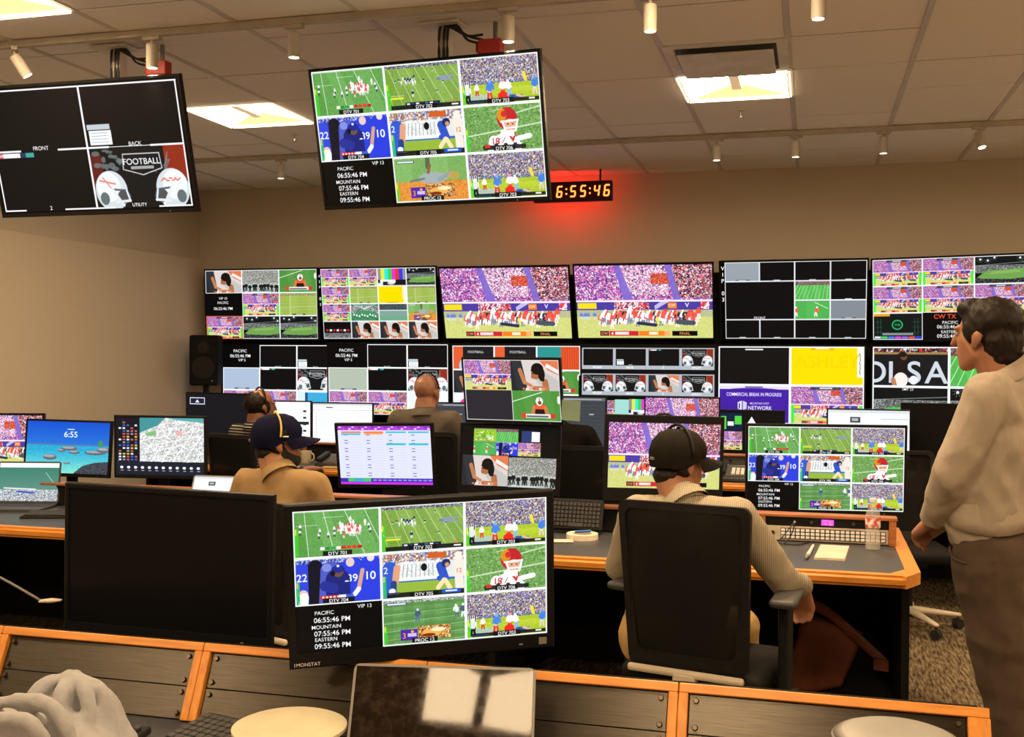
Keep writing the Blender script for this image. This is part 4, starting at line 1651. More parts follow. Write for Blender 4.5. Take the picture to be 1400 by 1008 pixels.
# ------------------------------------------------------------------ screens
def casing_mesh(W, H, bs, bt, bb, depth, bulge=.5):
    """front rim with a recess for the screen, tapering to the back; front at y=0"""
    bm = BM()
    x0, x1, z0, z1 = -W / 2, W / 2, -H / 2, H / 2
    ix0, ix1, iz0, iz1 = x0 + bs, x1 - bs, z0 + bb, z1 - bt
    e = .003

    def loop(a, b, c, d, y):
        return [bm.verts.new(p) for p in ((a, y, c), (b, y, c), (b, y, d), (a, y, d))]
    L = [loop(ix0, ix1, iz0, iz1, .004), loop(ix0, ix1, iz0, iz1, 0), loop(x0 + e, x1 - e, z0 + e, z1 - e, 0), loop(x0, x1, z0, z1, e),
         loop(x0, x1, z0, z1, depth * .45), loop(x0 * bulge, x1 * bulge, z0 * bulge, z1 * bulge, depth)]
    for a, b in zip(L, L[1:]):
        for k in range(4):
            bm.faces.new((a[k], a[(k + 1) % 4], b[(k + 1) % 4], b[k]))
    bm.faces.new(L[0][::-1])
    bm.faces.new(L[-1])
    return bm


def screen_mesh(W, H, bs, bt, bb, m):
    bm = BM()
    x0, x1, z0, z1 = -W / 2 + bs, W / 2 - bs, -H / 2 + bb, H / 2 - bt
    v = [bm.verts.new(p) for p in ((x0, .0034, z0), (x1, .0034, z0), (x1, .0034, z1), (x0, .0034, z1))]
    f = bm.faces.new(v)
    uv = bm.loops.layers.uv.new('UVMap')
    for l, c in zip(f.loops, ((0, 0), (1, 0), (1, 1), (0, 1))):
        l[uv].uv = c
    me = bpy.data.meshes.new('screen')
    bm.to_mesh(me)
    bm.free()
    me.materials.append(m)
    return me


def display(name, label, cat, group, c, yaw, tilt, roll, W, H, key, bez=(.012, .012, .02), depth=.05, stand=None, base_w=.22, neck=0.0):
    """c: centre of the front face; yaw, tilt, roll in degrees; stand: height of the surface it stands on"""
    c = Vector(c)
    zs = stand if stand is not None else c.z - H / 2
    t = empty(name, (c.x, c.y, zs), math.radians(yaw), label, cat, group)
    rot = Euler((math.radians(tilt), math.radians(-roll), 0), 'XYZ')
    loc = (0, 0, c.z - zs)
    bs, bt, bb = bez
    cs = obj('casing', casing_mesh(W, H, bs, bt, bb, depth), M['bezel'], t, loc, rot)
    obj('screen', screen_mesh(W, H, bs, bt, bb, screen_mat(key)), None, t, loc, rot)
    obj('power_light', box(BM(), W * .36, W * .36 + .008, -.001, .001, -H / 2 + bb * .35, -H / 2 + bb * .35 + .003), M['grey'], cs)
    if stand is not None:
        h = c.z - zs
        bm = BM()
        box(bm, -.03, .03, neck + depth * .8, neck + depth * .8 + .03, .01, h, .006)
        if neck:
            box(bm, -.03, .03, depth * .6, neck + depth * .8 + .01, h - .03, h + .03, .006)
        box(bm, -.05, .05, depth * .55, depth * .8 + .01, h - .05, h + .05, .006)
        obj('stand_neck', bm, M['bezel'], t)
        bm = BM()
        prism(bm, rrect(-base_w / 2, base_w / 2, neck + depth * .5 - .08, neck + depth * .5 + .10, .03), 0, .012)
        obj('stand_base', bm, M['bezel'], t)
    return t


def ceiling_tv(label, c, yaw, tilt, key, W, H, pole_dx=0.0):
    t = display('ceiling_screen', label, 'hanging screen', 'screens hanging from the ceiling', c, yaw, tilt, 0, W, H, key, (.014, .014, .018), .055)
    top = CEIL - .004 - t.location.z
    bm = BM()
    box(bm, pole_dx - .03, pole_dx + .03, .14, .2, H * .55, top, .004)
    obj('mount_pole', bm, M['white_paint'], t)
    bm = BM()
    box(bm, pole_dx - .10, pole_dx + .10, .07, .2, top - .012, top, .003)
    obj('ceiling_plate', bm, M['white_paint'], t)
    bm = BM()
    box(bm, pole_dx - .14, pole_dx + .14, .045, .145, H * .45, H * .7, .004)
    obj('bracket', bm, M['black'], t)
    for k in (-.012, .012, .03):
        obj('cable', tube(BM(), curve_pts([(pole_dx + k, .13, H * .85), (pole_dx + k, .128, top - .03), (pole_dx + k + .05, .12, top - .02), (pole_dx + .12, .14, top - .05 - abs(k)), (pole_dx + .19, .16, top - .07 - k)], 20), .006, 6), M['cable'], t)
    b = empty('outlet_box', (c[0] + (pole_dx + .235) * math.cos(math.radians(yaw)), c[1] + .16, CEIL - .12), 0,
              'red electrical outlet box on the ceiling above the %s hanging screen' % ('left' if c[0] < -3 else 'middle'), 'outlet box', 'red ceiling outlet boxes')
    obj('box', box(BM(), -.055, .055, -.03, .03, -.035, .035, .005), M['red_box'], b)
    obj('conduit', cyl(BM(), (.02, 0, .03), (.02, 0, .115), .011, n=12), M['grey'], b)
    obj('plug', box(BM(), -.07, -.05, -.018, .018, -.02, .02, .004), M['red_box'], b)
    return t


ceiling_tv('hanging screen split into four panes, two helmets in the lower right', (-3.416, 4.604, 2.578), .35, 15.2, 'quad', 1.12, .645, .06)
ceiling_tv('hanging screen with a nine pane football multiview', (-1.679, 4.650, 2.577), -3.9, 14.2, 'vip13_a', 1.12, .645, .02)

# backing rack of the screen wall
t = empty('screen_wall_rack', (-2.0, 9.16, 0), 0, 'black floor standing rack behind the wall of screens', 'rack')
obj('back_panel', box(BM(), -3.35, 3.9, .02, .05, .45, 2.26), M['black_matte'], t)
for k in range(7):
    x = -3.30 + k * 1.19
    obj('upright', box(BM(), x - .03, x + .03, -.01, .02, 0, 2.26), M['black_matte'], t)
for z in (.7, 1.38, 2.05):
    obj('crossbar', box(BM(), -3.35, 3.9, -.03, -.01, z, z + .04), M['black_matte'], t)

UP = [('U1', (-4.86, 9.03, 2.016), 0, 3.0, 'upper wall screen farthest left, a three by three multiview with stadium panes'),
      ('U2', (-3.735, 9.06, 2.016), 0, 7.5, 'upper wall screen with a four by four multiview and a yellow pane'),
      ('huddle', (-2.53, 9.00, 2.006), 1, 19, 'upper wall screen showing the huddled team, left one of the pair'),
      ('huddle', (-1.342, 8.97, 2.008), 1, 20, 'upper wall screen showing the huddled team, right one of the pair'),
      ('U5', (-0.153, 8.99, 2.012), -1, 15, 'upper wall screen of mostly black panes with small green field panes'),
      ('U6', (1.00, 8.95, 2.014), -16, 4.5, 'upper wall screen behind the standing man, pink crowd panes')]
for key, c, yw, tl, lb in UP:
    display('wall_screen', lb, 'wall screen', 'screens on the back wall', c, yw, tl, 0, 1.15, .66, key, (.014, .014, .018), .05)
LOW = [('L1', (at(300, 510, 9.02).x + .575, 9.06, 1.335), 0, 0, 'lower wall screen farthest left with a pale blue pane'),
       ('L2', (at(447, 510, 8.95).x + .575, 8.95, 1.345), 0, 2, 'lower wall screen with a sage green pane behind the bald man'),
       ('L3', (at(617, 510, 8.97).x + .575, 8.97, 1.335), 0, 3, 'lower wall screen with orange and teal panes behind the stacked monitors'),
       ('L4', (at(791, 510, 8.97).x + .575, 8.97, 1.335), 0, 0, 'lower wall screen with grey framed strips of helmet panes'),
       ('L5', (at(980, 510, 8.97).x + .575, 8.97, 1.335), 0, 0, 'lower wall screen with the yellow pane and the purple commercial break pane'),
       ('L6', (1.01, 8.93, 1.335), -12, 0, 'lower wall screen with giant white letters and stadium panes')]
for key, c, yw, tl, lb in LOW:
    display('wall_screen', lb, 'wall screen', 'screens on the back wall', c, yw, tl, 0, 1.15, .65, key, (.014, .014, .018), .05)

# ------------------------------------------------------------------ desk rows
def bay_panel(kind, t, x0, x1, z0, z1, y, rng_):
    """what fills one bay of a desk riser; face at y, facing -y"""
    w = x1 - x0
    if kind == 'keys':
        zm = z0 + (z1 - z0) * .63
        p = obj('intercom_panel', box(BM(), x0, x1, y, y + .03, zm, z1, .002), M['black'], t)
        for xx, r in ((x0 + w * .24, .008), (x0 + w * .38, .007), (x0 + w * .72, .007), (x0 + w * .92, .008)):
            obj('knob', cyl(BM(), (xx, y - .010, (zm + z1) / 2), (xx, y, (zm + z1) / 2), r, n=12), M['dark_grey'], p)
        obj('ring_light', cyl(BM(), (x0 + w * .24, y - .0115, (zm + z1) / 2), (x0 + w * .24, y - .0102, (zm + z1) / 2), .004, n=12), M['key_white'], p)
        bm = BM()
        box(bm, x0 + w * .46, x0 + w * .56, y - .003, y, zm + .008, z1 - .006)
        d = obj('display', bm, M['pink_lcd'], p)
        bm = BM()
        for q in ((.475, .51, .62, .74), (.488, .498, .28, .62), (.525, .535, .28, .74), (.535, .55, .28, .4)):
            box(bm, x0 + w * q[0], x0 + w * q[1], y - .004, y - .003, zm + (z1 - zm) * q[2], zm + (z1 - zm) * q[3])
        obj('symbol', bm, M['key_white'], d)
        p = obj('key_panel', box(BM(), x0, x1, y, y + .03, z0, zm - .002, .002), M['beige'], t)
        obj('knob', cyl(BM(), (x0 + .03, y - .012, (z0 + zm) / 2), (x0 + .03, y, (z0 + zm) / 2), .009, n=12), M['black'], p)
        obj('key_bed', box(BM(), x0 + .065, x1 - .012, y - .002, y, z0 + .008, zm - .010), M['black'], p)
        nk, kr = 21, 3
        kw = (w - .077) / nk
        kh = (zm - z0 - .02) / kr
        key = mesh_of(box(BM(), -kw * .39, kw * .39, -.006, 0, -kh * .36, kh * .36, .001, 1), 'key', M['key_white'])
        for r in range(kr):
            for k in range(nk):
                obj('key', key, None, p, (x0 + .065 + (k + .5) * kw, y - .002, z0 + .009 + (r + .5) * kh))
    elif kind == 'black':
        p = obj('blank_panel', box(BM(), x0, x1, y, y + .02, z0, z1, .002), M['black_matte'], t)
    elif kind == 'gear':
        zm = (z0 + z1) / 2
        p = obj('rack_unit', box(BM(), x0, x1, y, y + .03, zm, z1, .002), M['dark_grey'], t)
        for k in range(4):
            obj('knob', cyl(BM(), (x0 + w * (.2 + .2 * k), y - .012, (zm + z1) / 2), (x0 + w * (.2 + .2 * k), y, (zm + z1) / 2), .009, n=10), M['black'], p)
        p = obj('rack_unit', box(BM(), x0, x1, y, y + .03, z0, zm - .002, .002), M['beige'], t)
        key = mesh_of(box(BM(), -.010, .010, -.005, 0, -.009, .009), 'key', M['key_white'])
        for k in range(12):
            obj('key', key, None, p, (x0 + .06 + k * (w - .1) / 12, y, (z0 + zm) / 2))


M['pink_lcd'] = emit_mat('pink lit display', (1.0, 0.05, 0.75), 1.2)


def desk_row(label, x0, x1, yf, depth, ztop, bays, riser_y, riser_h, wood, chamfer=.06, group=None, front_open=True, riser_depth=.07):
    """worktop with a wooden nosing in front and a wooden riser with bays behind it"""
    t = empty('console_desk', ((x0 + x1) / 2, (yf + yf + depth) / 2, 0), 0, label, 'desk', 'control room desks')
    ox, oy = t.location.x, t.location.y
    X = lambda x: x - ox
    Yv = lambda y: y - oy
    e = .055
    yb = yf + depth
    obj('worktop', prism(BM(), [(X(x0 + e), Yv(yf + e)), (X(x1 - e - chamfer), Yv(yf + e)), (X(x1 - e), Yv(yf + e + chamfer * 1.6)), (X(x1 - e), Yv(yb)), (X(x0 + e), Yv(yb))], ztop - .03, ztop), M['laminate'], t)
    bm = BM()
    prism(bm, [(X(x0), Yv(yf)), (X(x1 - chamfer), Yv(yf)), (X(x1 - e - chamfer), Yv(yf + e)), (X(x0), Yv(yf + e))], ztop - .045, ztop + .002)
    bmesh.ops.bevel(bm, geom=[ed for ed in bm.edges if abs(ed.verts[0].co.y - Yv(yf)) < 1e-4 and abs(ed.verts[1].co.y - Yv(yf)) < 1e-4 and abs(ed.verts[0].co.z - ed.verts[1].co.z) < 1e-5], offset=.014, segments=3, affect='EDGES')
    obj('front_nosing', bm, wood, t)
    bm = BM()
    prism(bm, [(X(x1 - chamfer), Yv(yf)), (X(x1), Yv(yf + chamfer * 1.9)), (X(x1), Yv(yb)), (X(x1 - e), Yv(yb)), (X(x1 - e), Yv(yf + e + chamfer * 1.6)), (X(x1 - e - chamfer), Yv(yf + e))], ztop - .045, ztop + .002)
    obj('end_nosing', bm, wood, t)
    # pedestal ends and a black back panel
    n = max(2, int(round((x1 - x0) / 1.6)) + 1)
    for k in range(n):
        xx = x0 + .04 + (x1 - x0 - .1) * k / (n - 1)
        obj('side_panel', box(BM(), X(xx), X(xx + .03), Yv(yf + .22), Yv(yb), 0, ztop - .046), M['black_matte'], t)
    obj('back_panel', box(BM(), X(x0 + .05), X(x1 - .04), Yv(yb - .03), Yv(yb), 0.0, ztop - .046), M['black_matte'], t)
    # riser
    ry, rh = riser_y, riser_h
    zt = ztop + rh
    xs = [b[0] for b in bays] + [bays[-1][1]]
    obj('riser_top', box(BM(), X(xs[0] - .02), X(xs[-1] + .02), Yv(ry - .008), Yv(ry + riser_depth), zt - .014, zt, .003), M['wood_dark'], t)
    obj('riser_body', box(BM(), X(xs[0]), X(xs[-1]), Yv(ry + .05), Yv(ry + riser_depth), ztop, zt - .014), M['black_matte'], t)
    for x in xs:
        obj('riser_post', box(BM(), X(x - .015), X(x + .015), Yv(ry - .006), Yv(ry + .05), ztop + .001, zt - .014, .002), M['wood_dark'], t)
    for a, b, kind in bays:
        bay_panel(kind, t, X(a + .016), X(b - .016), ztop + .004, zt - .016, Yv(ry + .012), rng)
    return t


ROW2_Y, ROW3_Y = 4.345, 7.10
b2 = []
xs = [-4.75, -4.16, -3.57, -3.0, -2.46, -1.92, -1.36, -.76, -.21, .345]
kinds = ['gear', 'black', 'gear', 'black', 'keys', 'gear', 'black', 'gear', 'keys']
for k in range(9):
    b2.append((xs[k], xs[k + 1], kinds[k]))
row2 = desk_row('long desk with orange wooden edge where the man in the black cap sits', -4.8, .41, ROW2_Y, 1.22, .755, b2, 5.02, .125, M['wood'], .06)
b3 = []
xs3 = [-4.9 + .56 * k for k in range(12)]
kinds3 = ['black', 'gear', 'black', 'gear', 'gear', 'black', 'gear', 'gear', 'black', 'gear', 'gear']
for k in range(11):
    b3.append((xs3[k], xs3[k + 1], kinds3[k]))
row3 = desk_row('far desk with brown wooden edge in front of the wall screens', -4.95, 1.35, ROW3_Y, 1.2, .755, b3, 7.72, .135, M['wood'], .06)

# ------------------------------------------------------------------ front console, nearest the camera
CZ, CYF = .95, 2.14
t = empty('front_console', (-.75, 1.9, 0), 0, 'nearest console of brushed dark metal panels framed in bright orange wood', 'console')
ox, oy = t.location.x, t.location.y
tilt = math.atan2(.058, .132)
FX = [-2.85, -2.33, -1.81, -1.285, -.765, -.245, .297]
FB_Y, FB_Z = 2.076, .812
DZ = .80
slope = Vector((0, FB_Y - CYF, FB_Z - CZ))
nrm = Vector((0, -slope.z, slope.y)).normalized()
nrm = nrm if nrm.y < 0 else -nrm


def face_box(bm, xa, xb, s0, s1, d0, d1, bev=0.0):
    """box on the sloping console face; s runs 0 (top) to 1 (bottom), d outward"""
    A = Vector((0, CYF - oy, CZ))
    vs = []
    for d in (d0, d1):
        for s in (s0, s1):
            for x in (xa, xb):
                p = A + slope * s + nrm * d
                vs.append(bm.verts.new((x - ox, p.y, p.z)))
    fs = [bm.faces.new([vs[i] for i in f]) for f in ((0, 1, 3, 2), (4, 6, 7, 5), (0, 4, 5, 1), (2, 3, 7, 6), (0, 2, 6, 4), (1, 5, 7, 3))]
    if bev:
        bmesh.ops.bevel(bm, geom=list({e for f in fs for e in f.edges}), offset=bev, segments=1, affect='EDGES')
    return bm


obj('carcass', box(BM(), FX[0] - .02 - ox, FX[-1] + .004 - ox, 2.146 - oy, 2.175 - oy, 0, CZ - .004), M['black_matte'], t)
obj('rear_shelf', box(BM(), FX[0] - .02 - ox, FX[-1] - .03 - ox, 2.175 - oy, 2.56 - oy, .79, .81), M['black_matte'], t)
for k in range(6):
    a, b = FX[k], FX[k + 1]
    lo, hi = (a + .019 if k else a), b - .019
    obj('top_rail', face_box(BM(), a - (0 if k else .02) + .001, b - .001 + (.02 if k == 5 else 0), -.015, .105, -.02, .008, .0015), M['wood'], t)
    obj('metal_panel', face_box(BM(), a + .021, b - .021, .115, .60, -.012, -.002, .001), M['steel'], t)
    obj('metal_panel', face_box(BM(), a + .021, b - .021, .608, 1.06, -.012, -.002, .001), M['steel'], t)
    for s in (.19, .52, .69, .98):
        for x in (a + .034, b - .034):
            p = Vector((0, CYF - oy, CZ)) + slope * s
            p0, p1 = p - nrm * .003, p + nrm * .004
            obj('screw', cyl(BM(), (x - ox, p0.y, p0.z), (x - ox, p1.y, p1.z), .0065, .0045, 12), M['screw'], t)
for k, x in enumerate(FX):
    if k in (0, 6):
        w0, w1 = ((-.02, .019) if k == 0 else (-.019, .02))
        obj('post', face_box(BM(), x + w0, x + w1, .106, 1.08, -.02, .008, .0015), M['wood_v'], t)
    else:
        obj('post', face_box(BM(), x - .0192, x - .0006, .106, 1.08, -.02, .008, .0015), M['wood_v'], t)
        obj('post', face_box(BM(), x + .0006, x + .0192, .106, 1.08, -.02, .008, .0015), M['wood_v'], t)
obj('worktop', box(BM(), FX[0] - .02 - ox, FX[-1] + .08 - ox, 1.36 - oy, 2.09 - oy, DZ - .03, DZ), M['laminate'], t)
obj('front_nosing', box(BM(), FX[0] - .02 - ox, FX[-1] + .08 - ox, 1.30 - oy, 1.36 - oy, DZ - .045, DZ + .001, .012), M['wood'], t)
obj('end_panel', box(box(BM(), FX[-1] - .012 - ox, FX[-1] + .02 - ox, 2.15 - oy, 2.176 - oy, 0, CZ - .02), FX[-1] - .012 - ox, FX[-1] + .02 - ox, 1.5 - oy, 2.15 - oy, 0, DZ - .031), M['black_matte'], t)

# ------------------------------------------------------------------ desk monitors
R2T = R3T = .755          # worktop height of the desk rows
MG = 'desk monitors'


def monitor(label, c, yaw, tilt, roll, W, H, key, bez=(.012, .012, .02), stand=R2T, depth=.05, neck=0.0):
    return display('monitor', label, 'monitor', MG, c, yaw, tilt, roll, W, H, key, bez, depth, stand, neck=neck)


# on the front console
monitor('large switched off black monitor on the front console', (-1.545, 2.385, 1.066), 3.5, 1.5, -1.6, .565, .378, None, (.012, .012, .024), .81, .05)
m2 = monitor('tilted monitor with a nine pane football multiview on the front console', (-.776, 2.142, 1.125), 27.2, 5.5, 1.95, .56, .345, 'vip13_b', (.016, .014, .032), .81, .045, .12)
# lettering on its lower bezel and a sticker
for o in m2.children:
    if o.name.startswith('casing'):
        fc = bpy.data.curves.new('bezel_lettering', 'FONT')
        fc.body = '1MONSTAT'
        fc.size = .0105
        fo = link(bpy.data.objects.new('bezel_lettering', fc))
        fm = bpy.data.meshes.new_from_object(fo.evaluated_get(bpy.context.evaluated_depsgraph_get()))
        bpy.data.objects.remove(fo, do_unlink=True)
        fm.materials.clear()
        fm.materials.append(M['key_white'])
        tag(obj('bezel_lettering', fm, None, o, (-.272, -.0008, -.167), (PI / 2, 0, 0)), kind='stuff')
        obj('sticker', box(BM(), .245, .262, -.0008, 0, -.163, -.148), M['grey'], o)

# row 2, standing on its riser
monitor('far left monitor cut by the picture edge, pink crowd on its screen', (-4.55, 5.33, 1.06), 14, 0, 0, .53, .335, 'huddle')
monitor('monitor with a blue lake wallpaper and rocks', (-4.10, 5.345, 1.035), 8, -5, -1, .525, .325, 'lake')
monitor('monitor showing a grey city map', (-3.375, 5.155, 1.076), 7, .7, 0, .525, .34, 'map')
monitor('monitor with a lilac schedule table beside the man in the navy cap', (-2.125, 5.27, 1.055), 4.5, 8.5, 1, .53, .345, 'sched', (.016, .014, .02))
st1 = monitor('upper monitor of the stacked pair, four panes with a football player', (-1.435, 5.225, 1.402), -6, 10, 0, .525, .335, 'stack_a', (.010, .010, .016), R2T, .05, .20)
monitor('lower monitor of the stacked pair, a collage of small pictures', (-1.47, 5.30, 1.057), -3, -6, 0, .535, .355, 'stack_b', (.012, .010, .02), R2T, .05)
monitor('thick framed monitor in front of the man in the black cap, huddled team', (-.655, 5.06, 1.105), 20, -1, -1.5, .56, .40, 'huddle', (.018, .036, .062), R2T, .06)
monitor('wide monitor with a nine pane football multiview on the middle desk', (.066, 5.40, 1.043), 7.5, 2.5, 0, .745, .43, 'vip13_b', (.012, .012, .02), R2T - .0, .05)
# row 3
G3 = 7.86
RM = [('dark monitor with a tiny mountain logo in its corner under the loudspeaker', (296, 572), -8, .62, .40, 'logo'),
      ('monitor with a white page partly behind the man in stripes', (385, 582, 7.98), 6, .50, .34, 'doc2'),
      ('monitor with a bright white document page, beside the bald man', (468, 584), 6, .50, .34, 'doc'),
      ('dark grey monitor in front of the bald man', (622, 580), 0, .50, .33, 'ui'),
      ('monitor with a dark grey table view right of the stacked pair', (778, 577), 0, .56, .38, 'ui'),
      ('far monitor showing colour bars and a crowd', (848, 572, 8.04), 0, .52, .33, 'color'),
      ('far monitor showing a pink crowd above the black cap monitor', (932, 578), 0, .54, .37, 'huddle'),
      ('dark monitor with one small green and pink picture', (1024, 592, 7.99), 0, .50, .33, 'mix'),
      ('far monitor with a pale web page behind the wide multiview', (1187, 600), -3, .55, .36, 'page'),
      ('switched off black monitor beside the standing man', (1290, 606, 8.00), -5, .56, .40, None)]
for lb, (px, py, *yy), yw, W, H, key in RM:
    c = at(px, py, yy[0] if yy else G3)
    monitor(lb, (c.x, c.y, max(c.z, R3T + H / 2 + .10)), yw, 0, 0, W, H, key, (.010, .010, .016), R3T, .045)

# ------------------------------------------------------------------ loudspeaker in the corner
c = at(282, 495, 8.75)
t = empty('loudspeaker', (c.x, c.y, 0), .35, 'black studio loudspeaker on a stand in the left corner', 'loudspeaker')
obj('cabinet', box(BM(), -.125, .125, -.13, .13, c.z - .21, c.z + .24, .02, 3), M['black_matte'], t)
bm = lathe(BM(), [(.0, -.012), (.03, -.004), (.075, -.03), (.09, -.004), (.10, .004), (.10, .012), (0, .012)], 28)
bmesh.ops.rotate(bm, matrix=Matrix.Rotation(PI / 2, 3, 'X'), verts=bm.verts)
obj('woofer', bm, M['black'], t, (0, -.131, c.z - .05), smooth=True, ang=.6)
bm = lathe(BM(), [(.0, .012), (.012, .008), (.045, -.006), (.05, .006), (0, .006)], 24)
bmesh.ops.rotate(bm, matrix=Matrix.Rotation(PI / 2, 3, 'X'), verts=bm.verts)
obj('tweeter', bm, M['black'], t, (0, -.131, c.z + .13), smooth=True, ang=.6)
obj('power_light', box(BM(), .07, .08, -.133, -.130, c.z - .17, c.z - .162), M['key_white'], t)
obj('stand_pole', cyl(BM(), (0, 0, .02), (0, 0, c.z - .21), .03), M['black'], t)
obj('stand_base', box(BM(), -.17, .17, -.17, .17, 0, .02, .006), M['black'], t)

# ------------------------------------------------------------------ people
_ICO = {}


def ico(sub=2):
    if sub not in _ICO:
        b = BM()
        bmesh.ops.create_icosphere(b, subdivisions=sub, radius=1)
        _ICO[sub] = [v.co.copy() for v in b.verts]
        b.free()
    return _ICO[sub]


def hull(bm, blobs, R=None, org=None):
    """convex hull over ellipsoids (centre, radii)"""
    vs = []
    for c, r in blobs:
        r = (r, r, r) if isinstance(r, (int, float)) else r
        for d in ico():
            p = Vector((c[0] + d.x * r[0], c[1] + d.y * r[1], c[2] + d.z * r[2]))
            if R is not None:
                p = R @ p + org
            vs.append(bm.verts.new(p))
    r = bmesh.ops.convex_hull(bm, input=vs)
    junk = [g for g in set(r['geom_interior']) | set(r['geom_unused']) if isinstance(g, bmesh.types.BMVert) and g.is_valid]
    if junk:
        bmesh.ops.delete(bm, geom=junk, context='VERTS')
    return bm


def limb(bm, pts, rad):
    for a, b, ra, rb in zip(pts, pts[1:], rad, rad[1:]):
        hull(bm, [(a, ra), (b, rb)])
    return bm


def melt(bm, voxel, smooth=6, org=None, disp=None):
    """fuse overlapping hulls into one continuous skin"""
    me = bpy.data.meshes.new('raw')
    bm.to_mesh(me)
    bm.free()
    o = bpy.data.objects.new('raw', me)
    link(o)
    m = o.modifiers.new('r', 'REMESH')
    m.mode = 'VOXEL'
    m.voxel_size = voxel
    s = o.modifiers.new('s', 'SMOOTH')
    s.factor = .5
    s.iterations = smooth
    dg = bpy.context.evaluated_depsgraph_get()
    out = bpy.data.meshes.new_from_object(o.evaluated_get(dg))
    bpy.data.objects.remove(o, do_unlink=True)
    bpy.data.meshes.remove(me)
    n = len(out.vertices)
    co = np.empty(n * 3, np.float64)
    out.vertices.foreach_get('co', co)
    co = co.reshape(-1, 3)
    if disp:
        nr = np.empty(n * 3, np.float64)
        out.vertices.foreach_get('normal', nr)
        nr = nr.reshape(-1, 3)
        d = np.array([disp(Vector(p)) for p in co])
        co += nr * d[:, None]
    if org is not None:
        co -= np.array(org)
    out.vertices.foreach_set('co', co.ravel())
    out.polygons.foreach_set('use_smooth', [True] * len(out.polygons))
    out.update()
    return out


def folds(amp, sc=(9, 9, 5), seed=0.0, fine=.3):
    def f(p):
        q = Vector((p.x * sc[0] + seed, p.y * sc[1], p.z * sc[2] + seed))
        a = noise.noise(q)
        b = noise.noise(q * 2.3 + Vector((3, 1, 7)))
        return amp * (1.0 - abs(a) * 3.0) * .5 + amp * fine * b
    return f


def rotz_cw(th):
    return Matrix.Rotation(-th, 3, 'Z')


def head_parts(bm, R, C, ears=True, neck=None):
    hull(bm, [((0, -.014, .036), (.075, .096, .082))], R, C)
    hull(bm, [((0, .03, -.012), (.060, .060, .066)), ((0, .060, -.094), (.026, .024, .020)), ((.046, .0, -.060), .018), ((-.046, 0, -.060), .018)], R, C)
    hull(bm, [((0, .086, .018), (.016, .012, .012)), ((0, .108, -.026), (.013, .011, .010))], R, C)
    hull(bm, [((.028, .078, .026), (.024, .014, .009)), ((-.028, .078, .026), (.024, .014, .009))], R, C)
    hull(bm, [((0, .084, -.056), (.024, .012, .011))], R, C)
    if ears:
        for s in (-1, 1):
            hull(bm, [((s * .078, -.012, -.002), (.008, .019, .026)), ((s * .074, -.002, -.030), (.007, .010, .012))], R, C)


def hand(bm, wrist, d, up, side, size=1.0, curl=.5):
    """palm and five fingers; d: hand direction, up: back of the hand, side: towards the thumb"""
    d, up, side = Vector(d).normalized(), Vector(up).normalized(), Vector(side).normalized()
    k = size
    w = Vector(wrist)
    pl = w + d * .085 * k
    hull(bm, [(w, .024 * k), (pl + side * .028 * k, .015 * k), (pl - side * .030 * k, .014 * k)])
    for i, (off, ln) in enumerate(((.032, .068), (.011, .078), (-.011, .072), (-.031, .058))):
        a = pl + side * off * k
        d1 = (d * math.cos(curl * .7) - up * math.sin(curl * .7))
        d2 = (d * math.cos(curl * 1.7) - up * math.sin(curl * 1.7))
        d3 = (d * math.cos(curl * 2.5) - up * math.sin(curl * 2.5))
        b = a + d1 * ln * .45 * k
        c = b + d2 * ln * .32 * k
        e = c + d3 * ln * .25 * k
        limb(bm, [a, b, c, e], [.0105 * k, .0095 * k, .0085 * k, .0075 * k])
    a = w + d * .03 * k + side * .026 * k
    b = a + (d * .7 + side * .55 - up * .2).normalized() * .04 * k
    c = b + (d * .9 + side * .1 - up * .4).normalized() * .034 * k
    limb(bm, [a, b, c], [.013 * k, .011 * k, .009 * k])


def headset(root, R, C, org, r=.098, mic=False, cups=False):
    h = []
    for k in range(17):
        a = PI * k / 16
        h.append(C + R @ Vector((math.cos(a) * r * .90, -.01, .028 + math.sin(a) * r * 1.02)) - org)
    o = obj('headset', tube(BM(), h, .006, 8), M['black'], root, smooth=True)
    for s in (-1, 1) if cups else ():
        p = C + R @ Vector((s * r * .86, -.005, -.002)) - org
        q = C + R @ Vector((s * r * 1.05, -.005, -.002)) - org
        obj('ear_cup', cyl(BM(), p, q, .034, .03, 18), M['black'], o, smooth=True, ang=.7)
    if mic:
        obj('microphone', tube(BM(), [C + R @ Vector(v) - org for v in ((r, .0, -.02), (r * .95, .06, -.06), (r * .6, .11, -.07))], .004, 6), M['black'], o)
    return o


